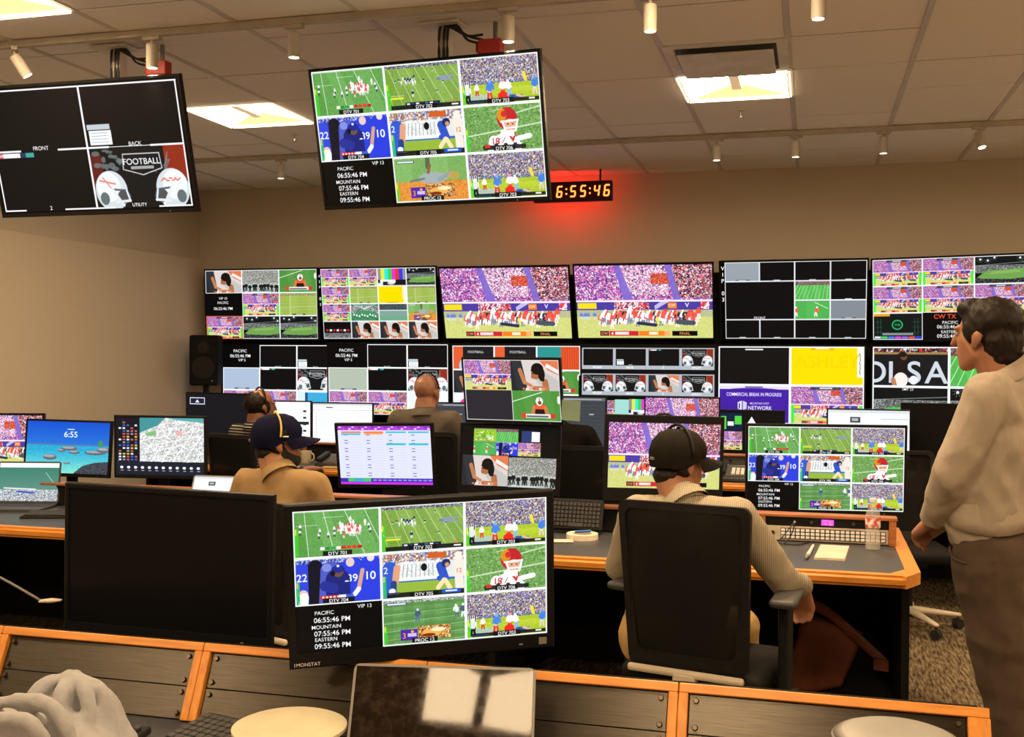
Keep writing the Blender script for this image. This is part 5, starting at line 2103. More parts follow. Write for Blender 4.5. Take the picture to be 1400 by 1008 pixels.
def cap_part(root, R, C, org, m, btn=None, patch=None, brim_m=None):
    bm = BM()
    prof = [(0.0, .098), (.035, .095), (.064, .081), (.085, .055), (.095, .02), (.095, -.020), (.090, -.040), (.087, -.040), (.088, .02), (.06, .074), (0, .092)]
    lathe(bm, prof, 32)
    for v in bm.verts:
        v.co.y *= 1.16
        v.co.x *= .96
        if v.co.z < .03 and v.co.y > -.02:
            v.co.z += .030 * min(1, (v.co.y + .02) / .06) * (1 if v.co.z < 0 else .3)
        v.co = R @ (v.co + Vector((0, -.008, .026))) + C - org
    cp = obj('cap', bm, m, root, smooth=True, ang=.8)
    bm = BM()
    n, L = 16, .078
    top, bot = [], []
    for k in range(n + 1):
        a = PI * (k / n) * .86 + PI * .07
        x0, y0 = math.cos(a) * .088, math.sin(a) * .104 - .004
        wx = math.cos(a)
        ext = L * max(0.0, math.sin(a)) ** .75
        for e, lst in ((0, 0), (1, 1)):
            pass
        p0 = Vector((x0, y0, .020 - .0))
        p1 = Vector((x0 * 1.02, y0 + ext, .014 - .010 - .030 * wx * wx))
        top.append((p0, p1))
    rows = []
    for dz in (0, -.005):
        rows.append([(bm.verts.new(R @ (a + Vector((0, 0, dz))) + C - org), bm.verts.new(R @ (b + Vector((0, 0, dz))) + C - org)) for a, b in top])
    for k in range(n):
        (a, b), (c, d) = rows[0][k], rows[0][k + 1]
        bm.faces.new((a, c, d, b))
        (e, f), (g, h) = rows[1][k], rows[1][k + 1]
        bm.faces.new((e, f, h, g))
        bm.faces.new((b, d, h, f))
        bm.faces.new((a, e, g, c))
    bm.faces.new((rows[0][0][0], rows[0][0][1], rows[1][0][1], rows[1][0][0]))
    bm.faces.new((rows[0][-1][0], rows[1][-1][0], rows[1][-1][1], rows[0][-1][1]))
    obj('brim', bm, brim_m or m, cp, smooth=True, ang=.8)
    bm = BM()
    hull(bm, [((0, -.008, .126), (.009, .009, .005))], R, C - org)
    obj('button', bm, btn or m, cp)
    if patch:
        for (x, y, z, w, h, mm) in patch:
            p = R @ Vector((x, y, z)) + C - org
            nn = (R @ Vector((x, y * .75, z * .15))).normalized()
            q = nn.to_track_quat('Z', 'Y').to_matrix()
            bm = BM()
            box(bm, -w / 2, w / 2, -h / 2, h / 2, -.004, .0025, .001, 1)
            bmesh.ops.transform(bm, matrix=Matrix.Translation(p) @ q.to_4x4(), verts=bm.verts)
            obj('emblem', bm, mm, cp)
    return cp


def person(label, base, theta, head, hyaw, hpitch, shirt, pants, skin, J, voxel=.011, sleeve=1.0, fold=.006, hair=None, build=1.0, hands=True, group='people in the control room', shoe=True, collar=True, cs=1.0):
    """J: world joints; base on the floor; head: world centre of the head; theta/hyaw: heading clockwise from +y"""
    org = Vector(base)
    t = empty('person', org, 0, label, 'person', group)
    Rb = rotz_cw(theta)
    Rh = rotz_cw(hyaw) @ Matrix.Rotation(hpitch, 3, 'X')
    C = Vector(head)
    g = build
    J = {k: Vector(v) for k, v in J.items()}
    fwd = Rb @ Vector((0, 1, 0))
    rt = Rb @ Vector((1, 0, 0))
    nb = (J['shl'] + J['shr']) / 2 + Vector((0, 0, .035))
    # --- body
    bm = BM()
    head_parts(bm, Rh, C)
    hb = C + Rh @ Vector((0, -.03, -.06))
    limb(bm, [nb - Vector((0, 0, .03)), hb], [.070 * g, .064])
    ch = nb - Vector((0, 0, .17)) + fwd * .01
    hull(bm, [(ch + fwd * .02, .075 * g), (J['pel'] + fwd * .02, .075 * g)])
    hull(bm, [(J['shl'], .036), (J['shr'], .036), (ch + fwd * .015, .065)])
    for s in 'lr':
        limb(bm, [J['sh' + s], J['el' + s], J['wr' + s]], [.036 * g, .034 * g, .027])
        limb(bm, [J['hip' + s], J['kn' + s], J['an' + s]], [.075 * g, .052, .036])
        limb(bm, [J['an' + s], J['an' + s] + Rb @ Vector((0, .13, -.05))], [.036, .026])
        if hands:
            h = J.get('hd' + s)
            if h is not None:
                d = h - J['wr' + s]
                up = J.get('up' + s, Vector((0, 0, 1)))
                up = (up - d.normalized() * up.dot(d.normalized())).normalized()
                sd = J.get('th' + s)
                side = d.cross(up).normalized() * (1 if s == 'l' else -1) if sd is None else sd
                hand(bm, J['wr' + s], d, up, side, 1.0, J.get('cu' + s, Vector((.5, 0, 0))).x)
    obj('body', melt(bm, voxel * .62, 3, org), skin, t).data.materials.append(skin)
    # eyes and lips
    for s in (-1, 1):
        bm = BM()
        hull(bm, [((s * .030, .078, .008), (.011, .008, .006))], Rh, C - org)
        obj('eye', bm, M['eye'], t)
    # --- shirt
    bm = BM()
    belly = J['pel'] + Vector((0, 0, .06)) + fwd * .035 * g
    hull(bm, [(ch + rt * .075 * g + fwd * .012, (.115 * g, .115 * g, .13)), (ch - rt * .075 * g + fwd * .012, (.115 * g, .115 * g, .13)),
              (belly + rt * .07 * g, (.105 * g, .11 * g, .10)), (belly - rt * .07 * g, (.105 * g, .11 * g, .10))])
    hull(bm, [(J['shl'], .062 * g), (J['shr'], .062 * g), (nb - Vector((0, 0, .035)), .07 * g), (ch, .12 * g)])
    hull(bm, [(nb - Vector((0, 0, .03)), .078 * g), (nb + (hb - nb) * .22, .066 * g)])
    for s in 'lr':
        e, w = J['el' + s], J['wr' + s]
        we = e + (w - e) * sleeve
        limb(bm, [J['sh' + s], J['sh' + s] + (e - J['sh' + s]) * .5, e, e + (we - e) * .6, we], [.066 * g, .060 * g, .054 * g, .048 * g, .040 * g])
    obj('shirt', melt(bm, voxel, 4, org, folds(fold, (11, 11, 8), seed=org.x) if fold else None), shirt, t).data.materials.append(shirt)
    if collar:
        bm = BM()
        n = 28
        ax = (hb - nb).normalized()
        q = ax.to_track_quat('Z', 'Y').to_matrix()
        rings = []
        for (rr, zz) in ((.067 * cs, -.012), (.064 * cs, .034 * cs), (.071 * cs, .036 * cs), (.083 * cs, -.008)):
            ring = []
            for k in range(n):
                a = 2 * PI * k / n
                dirv = q @ Vector((math.cos(a), math.sin(a), 0))
                fr = dirv.dot(fwd)
                z2 = zz - (.03 * max(0, fr) ** 2 if zz > 0 else .01 * max(0, fr))
                ring.append(bm.verts.new(nb + dirv * rr * g + ax * (z2 + (.026 if cs > 1.1 else 0)) - org))
            rings.append(ring)
        for a, b in zip(rings, rings[1:]):
            for k in range(n):
                bm.faces.new((a[k], a[(k + 1) % n], b[(k + 1) % n], b[k]))
        obj('collar', bm, shirt, t, smooth=True)
    # --- trousers
    bm = BM()
    hull(bm, [(J['hipl'] + Vector((0, 0, .03)), .105 * g), (J['hipr'] + Vector((0, 0, .03)), .105 * g), (J['pel'] + Vector((0, 0, .02)), .115 * g)])
    for s in 'lr':
        limb(bm, [J['hip' + s], J['hip' + s] + (J['kn' + s] - J['hip' + s]) * .5, J['kn' + s], J['an' + s] + Vector((0, 0, .03))], [.105 * g, .094 * g, .075 * g, .066])
    obj('trousers', melt(bm, voxel, 4, org, folds(fold * .9, (7, 7, 9), 5.0)), pants, t).data.materials.append(pants)
    for s in 'lr':
        bm = BM()
        a = J['an' + s]
        hull(bm, [(a + Rb @ Vector((0, -.03, -.045)), (.038, .05, .05)), (a + Rb @ Vector((0, .13, -.062)), (.044, .06, .033))])
        bmesh.ops.translate(bm, vec=-org, verts=bm.verts)
        for v in bm.verts:
            v.co.z = max(v.co.z, .0)
        obj('shoe', bm, M['shoe'], t, smooth=True)
    if hair:
        bm = BM()
        for c, r in hair:
            hull(bm, [(c, r)], Rh, C)
        obj('hair', melt(bm, .006, 2, org, folds(.004, (60, 60, 22), 2.0)), M['hair'], t).data.materials.append(M['hair'])
    return t, Rh, C, org


def seated(px, py, Y, z, theta, lean=0.0, seat=.50, sh_w=.185):
    """joint template of a seated person whose head centre is seen at (px, py) at depth Y"""
    H = at(px, py, Y)
    H.z = z
    R = rotz_cw(theta)
    P = H + R @ Vector((0, -.10 - lean, 0))

    def L(x, y, zz):
        v = P + R @ Vector((x, y, 0))
        return Vector((v.x, v.y, zz))
    d = z - 1.22
    J = dict(pel=L(0, 0, seat + .08), hipl=L(-.09, .02, seat + .06), hipr=L(.09, .02, seat + .06), knl=L(-.12, .42, seat + .05), knr=L(.12, .42, seat + .05),
             anl=L(-.12, .40, .09), anr=L(.12, .40, .09), shl=L(-sh_w, .06 + lean * .8, 1.045 + d), shr=L(sh_w, .06 + lean * .8, 1.045 + d),
             ell=L(-.25, .17, .79 + d), elr=L(.25, .17, .79 + d), wrl=L(-.16, .40, .80), wrr=L(.16, .40, .80), hdl=L(-.13, .50, .80), hdr=L(.13, .50, .80))
    return H, Vector((P.x, P.y, 0)), J


# standing man at the right edge
F = Vector((-.87, .49, 0))
Rg = Vector((.49, .87, 0))
P0 = Vector((.598, 3.80, 0))


def SM(f, r, z):
    v = P0 + F * f + Rg * r
    return Vector((v.x, v.y, z))


J = dict(pel=SM(0, 0, .98), hipl=SM(.01, -.095, .93), hipr=SM(.01, .095, .93), knl=SM(-.06, -.085, .50), knr=SM(-.03, .085, .50), anl=SM(-.16, -.085, .09), anr=SM(-.12, .085, .09),
         shl=SM(-.015, -.18, 1.47), shr=SM(-.015, .18, 1.47), ell=SM(.07, -.235, 1.225), elr=SM(.07, .245, 1.19), wrl=SM(.175, -.125, 1.06), wrr=SM(.20, .06, 1.035),
         hdl=SM(.25, -.075, 1.01), hdr=SM(.265, -.01, .98), upl=F + Vector((0, 0, .4)), upr=F + Vector((0, 0, .4)), cul=(.62, 0, 0), cur=(.55, 0, 0))
hd = at(1347, 461, 3.80)
th_s = math.atan2(F.x, F.y)
man, Rh, C, org = person('standing man in a beige long sleeved shirt and brown trousers, hands clasped', P0, th_s, hd, math.radians(-54), .03, M['shirt_beige'], M['trousers'], M['skin'], J, .010, .92, .013,
                         hair=[((0, -.026, .050), (.087, .102, .082)), ((0, -.060, -.010), (.080, .060, .078)), ((.066, .006, .020), (.018, .036, .046)), ((-.066, .006, .020), (.018, .036, .046)), ((.0, .038, .090), (.068, .056, .036)), ((0, -.070, -.064), (.058, .040, .036))], build=1.08, cs=1.18)
bm = BM()
hull(bm, [((0, .093, -.058), (.016, .006, .005))], Rh, C - org)
obj('lips', bm, M['lips'], man)
# shirt hem over the belt, cuff, back pocket
bm = BM()
n = 32
rings = []
for (k0, zz) in ((.98, 1.13), (1.02, 1.085), (1.05, 1.045), (1.0, 1.045)):
    ring = []
    for k in range(n):
        a = 2 * PI * k / n
        w = 1 + .03 * math.sin(5 * a)
        v = P0 + F * (math.sin(a) * .134 * k0 * w + .030) + Rg * (math.cos(a) * .198 * k0 * w)
        ring.append(bm.verts.new(Vector((v.x, v.y, zz + .010 * math.sin(3 * a) * (zz < 1.1))) - org))
    rings.append(ring)
for a, b in zip(rings, rings[1:]):
    for k in range(n):
        bm.faces.new((a[k], a[(k + 1) % n], b[(k + 1) % n], b[k]))
obj('shirt_hem', bm, M['shirt_beige'], man, smooth=True)
obj('pocket', tube(BM(), curve_pts([SM(.105, -.165, .985) - org, SM(.085, -.185, .955) - org, SM(.035, -.205, .945) - org], 10), .0035, 6), M['trousers'], man)
bm = BM()
a, b = J['ell'], J['wrl']
d = (Vector(b) - Vector(a)).normalized()
cyl(bm, Vector(b) - d * .065 - org, Vector(b) - d * .005 - org, .047, .044, 20)
obj('cuff', bm, M['shirt_beige'], man, smooth=True, ang=.7)

# man in the black cap, row 2
th = math.radians(14)
H, base, J = seated(929, 634, 3.96, 1.200, th, -.02)
J['shl'], J['shr'] = at(872, 702, 3.90), at(1008, 706, 3.86)
J['ell'], J['wrl'], J['hdl'] = at(848, 775, 4.02), at(868, 776, 4.24), at(890, 774, 4.34)
J['elr'], J['wrr'], J['hdr'] = at(1072, 795, 3.98), at(1098, 802, 4.12), at(1099, 830, 4.15)
J['upr'] = Vector((.3, .95, 0))
J['cur'] = Vector((.7, 0, 0))
pc, Rh, C, org = person('seated man in a black cap and ribbed cream shirt, seen from behind', base, th, H, math.radians(48), -.02, M['shirt_cream'], M['khaki'], M['skin'], J, .010, .93, .005,
                        hair=[((0, -.050, -.045), (.060, .052, .044)), ((.066, -.02, -.018), (.013, .034, .03)), ((-.066, -.02, -.018), (.013, .034, .03))], build=1.06)
cap_part(pc, Rh, C, org, M['charcoal'], patch=[(.0, -.119, .018, .022, .010, M['grey'])])
headset(pc, Rh, C, org, .108)

# man in the navy cap, row 2
th = math.radians(24)
H, base, J = seated(381, 606, 4.24, 1.206, th, .03)
J['shl'], J['shr'] = at(338, 660, 4.22), at(430, 664, 4.16)
J['elr'] = at(456, 735, 4.22)
J['ell'] = at(314, 730, 4.24)
pt, Rh, C, org = person('seated man in a navy cap and tan jacket', base, th, H, math.radians(56), .05, M['shirt_tan'], M['jeans'], M['skin'], J, .011, 1.0, .007,
                        hair=[((0, -.050, -.040), (.060, .052, .040)), ((.066, -.01, -.014), (.012, .03, .03)), ((-.066, -.01, -.014), (.012, .03, .03))])
cap_part(pt, Rh, C, org, M['navy'], M['gold'], patch=[(.076, .020, .072, .030, .010, M['gold']), (.088, .012, .048, .026, .018, M['black']), (.095, .020, .030, .024, .006, M['key_white']), (-.02, -.119, .016, .026, .012, M['grey'])])
bm = BM()
hull(bm, [((0, .064, -.080), (.040, .030, .032)), ((.050, .008, -.045), (.018, .026, .040)), ((-.050, .008, -.045), (.018, .026, .040))], Rh, C)
obj('beard', melt(bm, .008, 2, org), M['beard'], pt).data.materials.append(M['beard'])
band = [C + Rh @ Vector((.10 * math.cos(a), -.002 + .006 * math.sin(3 * a), .030 + .104 * math.sin(a))) - org for a in [PI * k / 14 for k in range(9)]]
obj('cap_cord', tube(BM(), band, .0042, 6), M['gold'], pt)

# man in stripes, row 3
th = math.radians(22)
H, base, J = seated(357, 556, 6.50, 1.226, th, .02)
ps, Rh, C, org = person('seated balding man in a black and white striped shirt wearing a headset', base, th, H, math.radians(36), 0, M['shirt_stripe'], M['jeans'], M['skin'], J, .014, .45, .004,
                        hair=[((0, -.036, .024), (.083, .086, .086)), ((.066, .0, .0), (.016, .036, .05)), ((-.066, .0, .0), (.016, .036, .05))])
headset(ps, Rh, C, org, .10)

# bald man, row 3
th = math.radians(6)
H, base, J = seated(585, 536, 6.50, 1.335, th, .0, .55)
pg, Rh, C, org = person('seated bald man in an olive grey shirt with a headset', base, th, H, math.radians(16), .04, M['shirt_olive'], M['jeans'], M['skin_red'], J, .014, .5, .005, build=1.12)
headset(pg, Rh, C, org, .10)

# dark clothed person leaning behind the stacked monitors
th = math.radians(-10)
H, base, J = seated(752, 556, 6.40, 1.26, th, .05)
J['shr'] = at(800, 597, 6.35)
J['shl'] = at(722, 592, 6.35)
J['elr'] = at(824, 640, 6.45)
pb, Rh, C, org = person('person in a black hooded sweatshirt sitting behind the stacked monitors', base, th, H, math.radians(-14), .1, M['hoodie_black'], M['jeans'], M['skin'], J, .014, 1.0, .004, hair=[((0, -.022, .05), (.083, .1, .078))], build=1.1, collar=False)

# ------------------------------------------------------------------ chairs
def chair_meshes():
    d = {}
    # back frame: rounded trapezoid ring, curved a little
    def ringpts(wt, wb, z0, z1, r, n=6):
        out = []
        for (cx, cz, a0) in ((wt - r, z1 - r, 0), (-wt + r, z1 - r, 90), (-wb + r, z0 + r, 180), (wb - r, z0 + r, 270)):
            for k in range(n + 1):
                a = math.radians(a0 + 90 * k / n)
                out.append((cx + r * math.cos(a), cz + r * math.sin(a)))
        return out
    bm = BM()
    o_, i_ = ringpts(.225, .205, .50, 1.06, .03), ringpts(.200, .170, .555, 1.035, .03)
    yv = lambda x, z: -.235 - .10 * ((z - .5) / .56) * .6 + .35 * x * x - .02 * math.sin((z - .5) / .56 * PI)
    L = []
    for pts, dy in ((o_, 0), (i_, 0), (i_, .022), (o_, .022)):
        L.append([bm.verts.new((x, yv(x, z) + dy, z)) for x, z in pts])
    for a, b in zip(L, L[1:] + L[:1]):
        m = len(a)
        for k in range(m):
            bm.faces.new((a[k], a[(k + 1) % m], b[(k + 1) % m], b[k]))
    d['back_frame'] = mesh_of(bm, 'back_frame', M['black'], True, .6)
    bm = BM()
    n, mm = 10, 14
    g = []
    for r in range(mm + 1):
        z = .545 + (1.04 - .545) * r / mm
        hw = .180 + (.205 - .180) * r / mm
        g.append([bm.verts.new((-hw + 2 * hw * k / n, yv(-hw + 2 * hw * k / n, z) + .011, z)) for k in range(n + 1)])
    for r in range(mm):
        for k in range(n):
            bm.faces.new((g[r][k], g[r][k + 1], g[r + 1][k + 1], g[r + 1][k]))
    d['back_mesh'] = mesh_of(bm, 'back_mesh', M['chair_mesh'], True)
    bm = BM()
    box(bm, -.24, .24, -.23, .25, .43, .50, .03, 3)
    d['seat'] = mesh_of(bm, 'seat', M['black_matte'], True, .7)
    bm = BM()
    box(bm, -.20, .20, -.258, -.235, .482, .508, .01)
    box(bm, -.04, .04, -.26, -.10, .40, .50, .01)
    d['back_support'] = mesh_of(bm, 'back_support', M['beige'])
    bm = BM()
    cyl(bm, (0, 0, .10), (0, 0, .40), .03, .026, 14)
    box(bm, -.09, .09, -.12, .12, .39, .43, .01)
    d['column'] = mesh_of(bm, 'column', M['black'])
    bm = BM()
    box(bm, -.045, .045, -.13, .14, .715, .745, .014, 3)
    d['pad'] = mesh_of(bm, 'arm_pad', M['dark_grey'], True, .7)
    bm = BM()
    box(bm, -.018, .018, -.035, .035, .42, .716, .008)
    d['arm_post'] = mesh_of(bm, 'arm_post', M['black'])
    bm = BM()
    hull(bm, [((0, 0, .115), (.03, .03, .025)), ((0, .30, .085), (.018, .02, .013))])
    d['star_leg'] = mesh_of(bm, 'star_leg', M['beige'], True, .7)
    bm = BM()
    cyl(bm, (-.022, 0, .03), (.022, 0, .03), .03, n=16)
    cyl(bm, (0, 0, .03), (0, 0, .082), .008, n=8)
    d['caster'] = mesh_of(bm, 'caster', M['rubber'])
    return d


CH = chair_meshes()


def chair(label, loc, theta, scale=1.0, arms=True, zoff=0.0):
    t = empty('office_chair', loc, -theta, label, 'chair', 'black mesh office chairs')
    t.scale = (scale,) * 3
    for k in ('back_frame', 'back_mesh', 'seat', 'back_support', 'column'):
        obj(k, CH[k], None, t)
    if arms:
        for s in (-1, 1):
            p = obj('arm_post', CH['arm_post'], None, t, (s * .275, -.02, 0))
            obj('arm_pad', CH['pad'], None, t, (s * .275, .0, 0), (0, 0, s * .12))
    for k in range(5):
        a = 2 * PI * k / 5 + .3
        obj('star_leg', CH['star_leg'], None, t, (0, 0, 0), (0, 0, a))
        obj('caster', CH['caster'], None, t, (-.30 * math.sin(a), .30 * math.cos(a), 0), (0, 0, a + .6))
    return t


cb = at(942, 800, 3.70)
th = math.radians(13)
chair('black mesh office chair of the man in the black cap', (cb.x + .235 * math.sin(th) - .01, cb.y + .26 * math.cos(th), 0), th, 1.03)
c2 = at(432, 690, 4.10)
chair('black mesh office chair of the man in the navy cap', (-2.04, 4.10, 0), math.radians(20), .955)
c2 = at(330, 620, 6.28)
chair('black mesh office chair of the man in stripes', (c2.x + .02, 6.52, 0), math.radians(20), 1.0)
c2 = at(590, 620, 6.25)
chair('black mesh office chair of the bald man', (c2.x - .02, 6.48, 0), math.radians(5), 1.05)
c2 = at(795, 640, 6.2)
chair('black mesh office chair of the person in black', (c2.x, 6.40, 0), math.radians(-8), 1.0)
chair('empty black office chair at the far desk beside the standing man', (.55, 6.74, 0), math.radians(170), .95)

# ------------------------------------------------------------------ small things
def keyboard(label, loc, rot, cols, rows, pitch, m=None, group='keyboards'):
    t = empty('keyboard', loc, 0, label, 'keyboard', group)
    t.rotation_euler = rot
    w, d = cols * pitch, rows * pitch
    bm = BM()
    box(bm, -w / 2 - .012, w / 2 + .012, -d / 2 - .012, d / 2 + .016, 0, .016, .005)
    obj('case', bm, M['black'], t)
    key = mesh_of(box(BM(), -pitch * .42, pitch * .42, -pitch * .42, pitch * .42, 0, .007, .0016, 1), 'key', M['key_black'])
    for r in range(rows):
        for k in range(cols):
            if r == 0 and 3 < k < 8:
                continue
            if cols > 16 and k in (15,):
                continue
            obj('key', key, None, t, (-w / 2 + (k + .5) * pitch, -d / 2 + (r + .5) * pitch, .016))
    if True:
        bm = box(BM(), -w / 2 + 4 * pitch + .002, -w / 2 + 8 * pitch - .002, -d / 2 + .001, -d / 2 + pitch - .001, .016, .023)
        obj('space_bar', bm, M['key_black'], t)
    return t


def laptop(label, loc, rz, W, D, lid_tilt, screen_m, body_m, lid_h=None, keys=True, border=.008, key=None):
    t = empty('laptop', loc, rz, label, 'laptop', 'laptops')
    lid_h = lid_h or D
    bm = prism(BM(), rrect(-W / 2, W / 2, -D, 0, .012), 0, .014)
    obj('base', bm, body_m, t)
    if keys:
        kp = .0185
        nk = int((W - .03) / kp)
        km = mesh_of(box(BM(), -kp * .43, kp * .43, -kp * .43, kp * .43, 0, .002), 'key', M['key_black'])
        for r in range(5):
            for k in range(nk):
                obj('key', km, None, t, (-nk * kp / 2 + (k + .5) * kp, -.03 - r * kp, .014))
    lid = obj('lid', prism(BM(), rrect(-W / 2, W / 2, 0, lid_h, .012), -.006, 0), body_m, t, (0, 0, .014), (PI / 2 + lid_tilt, 0, 0))
    bm = BM()
    x0, x1, y0, y1 = -W / 2 + border, W / 2 - border, .012, lid_h - border
    v = [bm.verts.new(p) for p in ((x0, y0, .0006), (x1, y0, .0006), (x1, y1, .0006), (x0, y1, .0006))]
    f = bm.faces.new(v)
    uv = bm.loops.layers.uv.new('UVMap')
    for l, c in zip(f.loops, ((0, 0), (1, 0), (1, 1), (0, 1))):
        l[uv].uv = c
    me = bpy.data.meshes.new('screen')
    bm.to_mesh(me)
    bm.free()
    me.materials.append(screen_m)
    obj('screen', me, None, lid)
    return t


# front desk
laptop('silver edged laptop with a dark smudged screen in front of the console', (-.645, 1.85, DZ), math.radians(10.5), .345, .225, math.radians(-27), M['laptop_glass'], M['grey'], .216, border=.005)
keyboard('black keyboard lying at an angle on the front desk', (-1.13, 1.93, DZ + .022), (.12, 0, math.radians(-14)), 9, 6, .019)
keyboard('black keyboard partly under the grey hoodie', (-1.40, 1.90, DZ + .003), (.05, 0, math.radians(6)), 9, 5, .019)
c = at(396, 991, 1.86)
t = empty('paper_bowl', (c.x, c.y, DZ), 0, 'cream paper bowl with a flat lid on the front desk', 'bowl')
h = c.z - DZ
obj('bowl', lathe(BM(), [(0, 0), (.065, 0), (.07, .004), (.098, h - .012), (.104, h - .008), (.1, h - .004), (0, h - .006)], 40), M['cream'], t, smooth=True, ang=.7)
obj('lid', lathe(BM(), [(0, h + .002), (.098, h + .002), (.107, h - .002), (.107, h - .008), (.104, h - .008), (0, h - .004)], 40), M['cream'], t, smooth=True, ang=.7)
c = at(1225, 1011, 1.90)
t = empty('plastic_bowl', (c.x, c.y, DZ), 0, 'grey plastic bowl at the bottom right edge of the picture', 'bowl')
h = c.z - DZ
obj('bowl', lathe(BM(), [(0, 0), (.06, 0), (.066, .004), (.095, h - .004), (.103, h), (.101, h + .003), (.092, h), (.06, .012), (0, .01)], 40), M['grey_plate'], t, smooth=True, ang=.7)
obj('lid', lathe(BM(), [(0, h + .008), (.05, h + .012), (.085, h + .010), (.10, h + .004), (0, h + .002)], 40), M['grey_plate'], t, smooth=True)

# grey hoodie heaped on the desk
bm = BM()
hc = at(70, 990, 1.72)


def HP(px, py, Y):
    return at(px, py, Y)


hull(bm, [(HP(98, 985, 1.86), (.080, .075, .062)), (HP(105, 1030, 1.86), (.095, .09, .05))])
hull(bm, [(HP(10, 1010, 1.72), (.10, .07, .06)), (HP(66, 1008, 1.72), (.035, .05, .035))])
arcs = [([(88, 928, 1.87), (58, 938, 1.82), (40, 972, 1.79), (36, 1020, 1.78)], .013), ([(94, 924, 1.86), (84, 948, 1.80), (82, 985, 1.78), (88, 1025, 1.77)], .013),
        ([(98, 924, 1.86), (116, 942, 1.81), (122, 980, 1.79), (118, 1025, 1.78)], .012), ([(104, 924, 1.88), (138, 945, 1.85), (150, 985, 1.84), (150, 1025, 1.82)], .013),
        ([(110, 928, 1.90), (152, 958, 1.90), (166, 1000, 1.88), (168, 1030, 1.86)], .012), ([(-10, 962, 1.68), (35, 958, 1.69), (72, 968, 1.70), (92, 1000, 1.70), (94, 1030, 1.7)], .013), ([(-10, 985, 1.64), (30, 985, 1.65), (60, 1010, 1.66)], .014)]
for pts, r in arcs:
    q = curve_pts([HP(*p) for p in pts], 14)
    limb(bm, q, [r * (.5 + .5 * math.sin(PI * (k + 1) / (len(q) + 1))) + .003 for k in range(len(q))])
    for p in q[::3]:
        hull(bm, [(p, r), (Vector((p.x, p.y + .02, max(DZ + .02, p.z - .07))), r * 1.6)])
hull(bm, [(Vector((hc.x - .02, 1.74, DZ + .03)), (.15, .14, .03)), (HP(60, 1000, 1.76), (.09, .08, .04))])
for v in bm.verts:
    v.co.z = max(v.co.z, DZ + .001)
hm = melt(bm, .007, 5, (hc.x, 1.74, DZ), folds(.004, (16, 16, 10), 4.0))
o = obj('hoodie', hm, None)
o.location = (hc.x, 1.74, DZ)
hm.materials.append(M['fleece'])
tag(o, 'grey fleece hoodie heaped at the bottom left corner', 'hoodie')

# thin rod with a flat tip standing left of the black monitor
a, b, e = at(-40, 770, 2.30), at(57, 822, 2.30), at(82, 821, 2.30)
t = empty('boom_rod', (a.x - .02, 2.30, CZ - .002), 0, 'thin grey rod with a flat beige tip left of the switched off monitor', 'rod')
og = t.location
obj('rod', tube(BM(), curve_pts([Vector((0, 0, .004)), Vector((-.002, 0, .10)), a - og, (a - og) * .5 + (b - og) * .5 + Vector((0, 0, .003)), b - og], 20), .0032, 8), M['grey'], t, smooth=True)
bm = BM()
hull(bm, [(b - og, (.004, .012, .004)), ((b + e) / 2 - og, (.01, .014, .006)), (e - og, (.004, .008, .003))])
obj('tip', bm, M['beige'], t, smooth=True)
obj('foot', lathe(BM(), [(0, 0), (.05, 0), (.05, .008), (.02, .014), (0, .014)], 24), M['black'], t)

# row 2 desk
RZ = .755
laptop('open laptop with a green map on its screen, far left', (at(8, 668, 4.82).x, 4.98, RZ), math.radians(14), .34, .235, math.radians(-10), screen_mat('map2'), M['dark_grey'], .225)
keyboard('black keyboard beside the laptop at the far left desk', (at(80, 700, 4.72).x, 4.70, RZ), (.06, 0, math.radians(16)), 15, 6, .019)
lp = at(281, 668, 4.86)
laptop('grey laptop with a pale screen below the city map monitor', (lp.x, 4.95, RZ), math.radians(3), .32, .22, math.radians(-24), screen_mat('page'), M['grey'], .20)
kb = keyboard('black keyboard propped upright against the desk riser', (at(789, 704, 4.96).x, 4.965, RZ + .085), (math.radians(72), 0, math.radians(-3)), 12, 6, .019)
c = atz(796, 733, RZ + .012)
t = empty('tape_roll', (c.x, c.y, RZ), 0, 'roll of cream masking tape on the middle desk', 'tape roll')
obj('tape', lathe(BM(), [(.045, 0), (.072, 0), (.072, .024), (.045, .024), (.045, 0)], 36), M['tape'], t, smooth=True, ang=.6)
obj('core', lathe(BM(), [(.041, .001), (.0448, .001), (.0448, .023), (.041, .023), (.041, .001)], 36), M['beige'], t, smooth=True, ang=.6)
bl = obj('marker_pen', cyl(BM(), (-.035, -.012, 0), (.035, .01, .004), .006, n=12), M['blue'])
bl.location = (c.x + .004, c.y + .0, RZ + .031)
tag(bl, 'blue marker pen lying across the tape roll', 'pen')
c = atz(768, 741, RZ)
o = obj('paper_slip', box(BM(), -.05, .05, -.035, .035, 0, .0025), M['paper'])
o.location, o.rotation_euler = (c.x, c.y, RZ + .003), (0, 0, .3)
tag(o, 'white paper slip beside the tape roll', 'paper')
c = atz(832, 726, RZ)
o = obj('sticky_pad', box(BM(), -.03, .03, -.02, .02, 0, .012, .002), mat('mint paper', (.25, .55, .50), .8))
o.location = (c.x, c.y, RZ + .0025)
tag(o, 'small mint sticky pad at the left elbow of the man in the black cap', 'sticky pad')
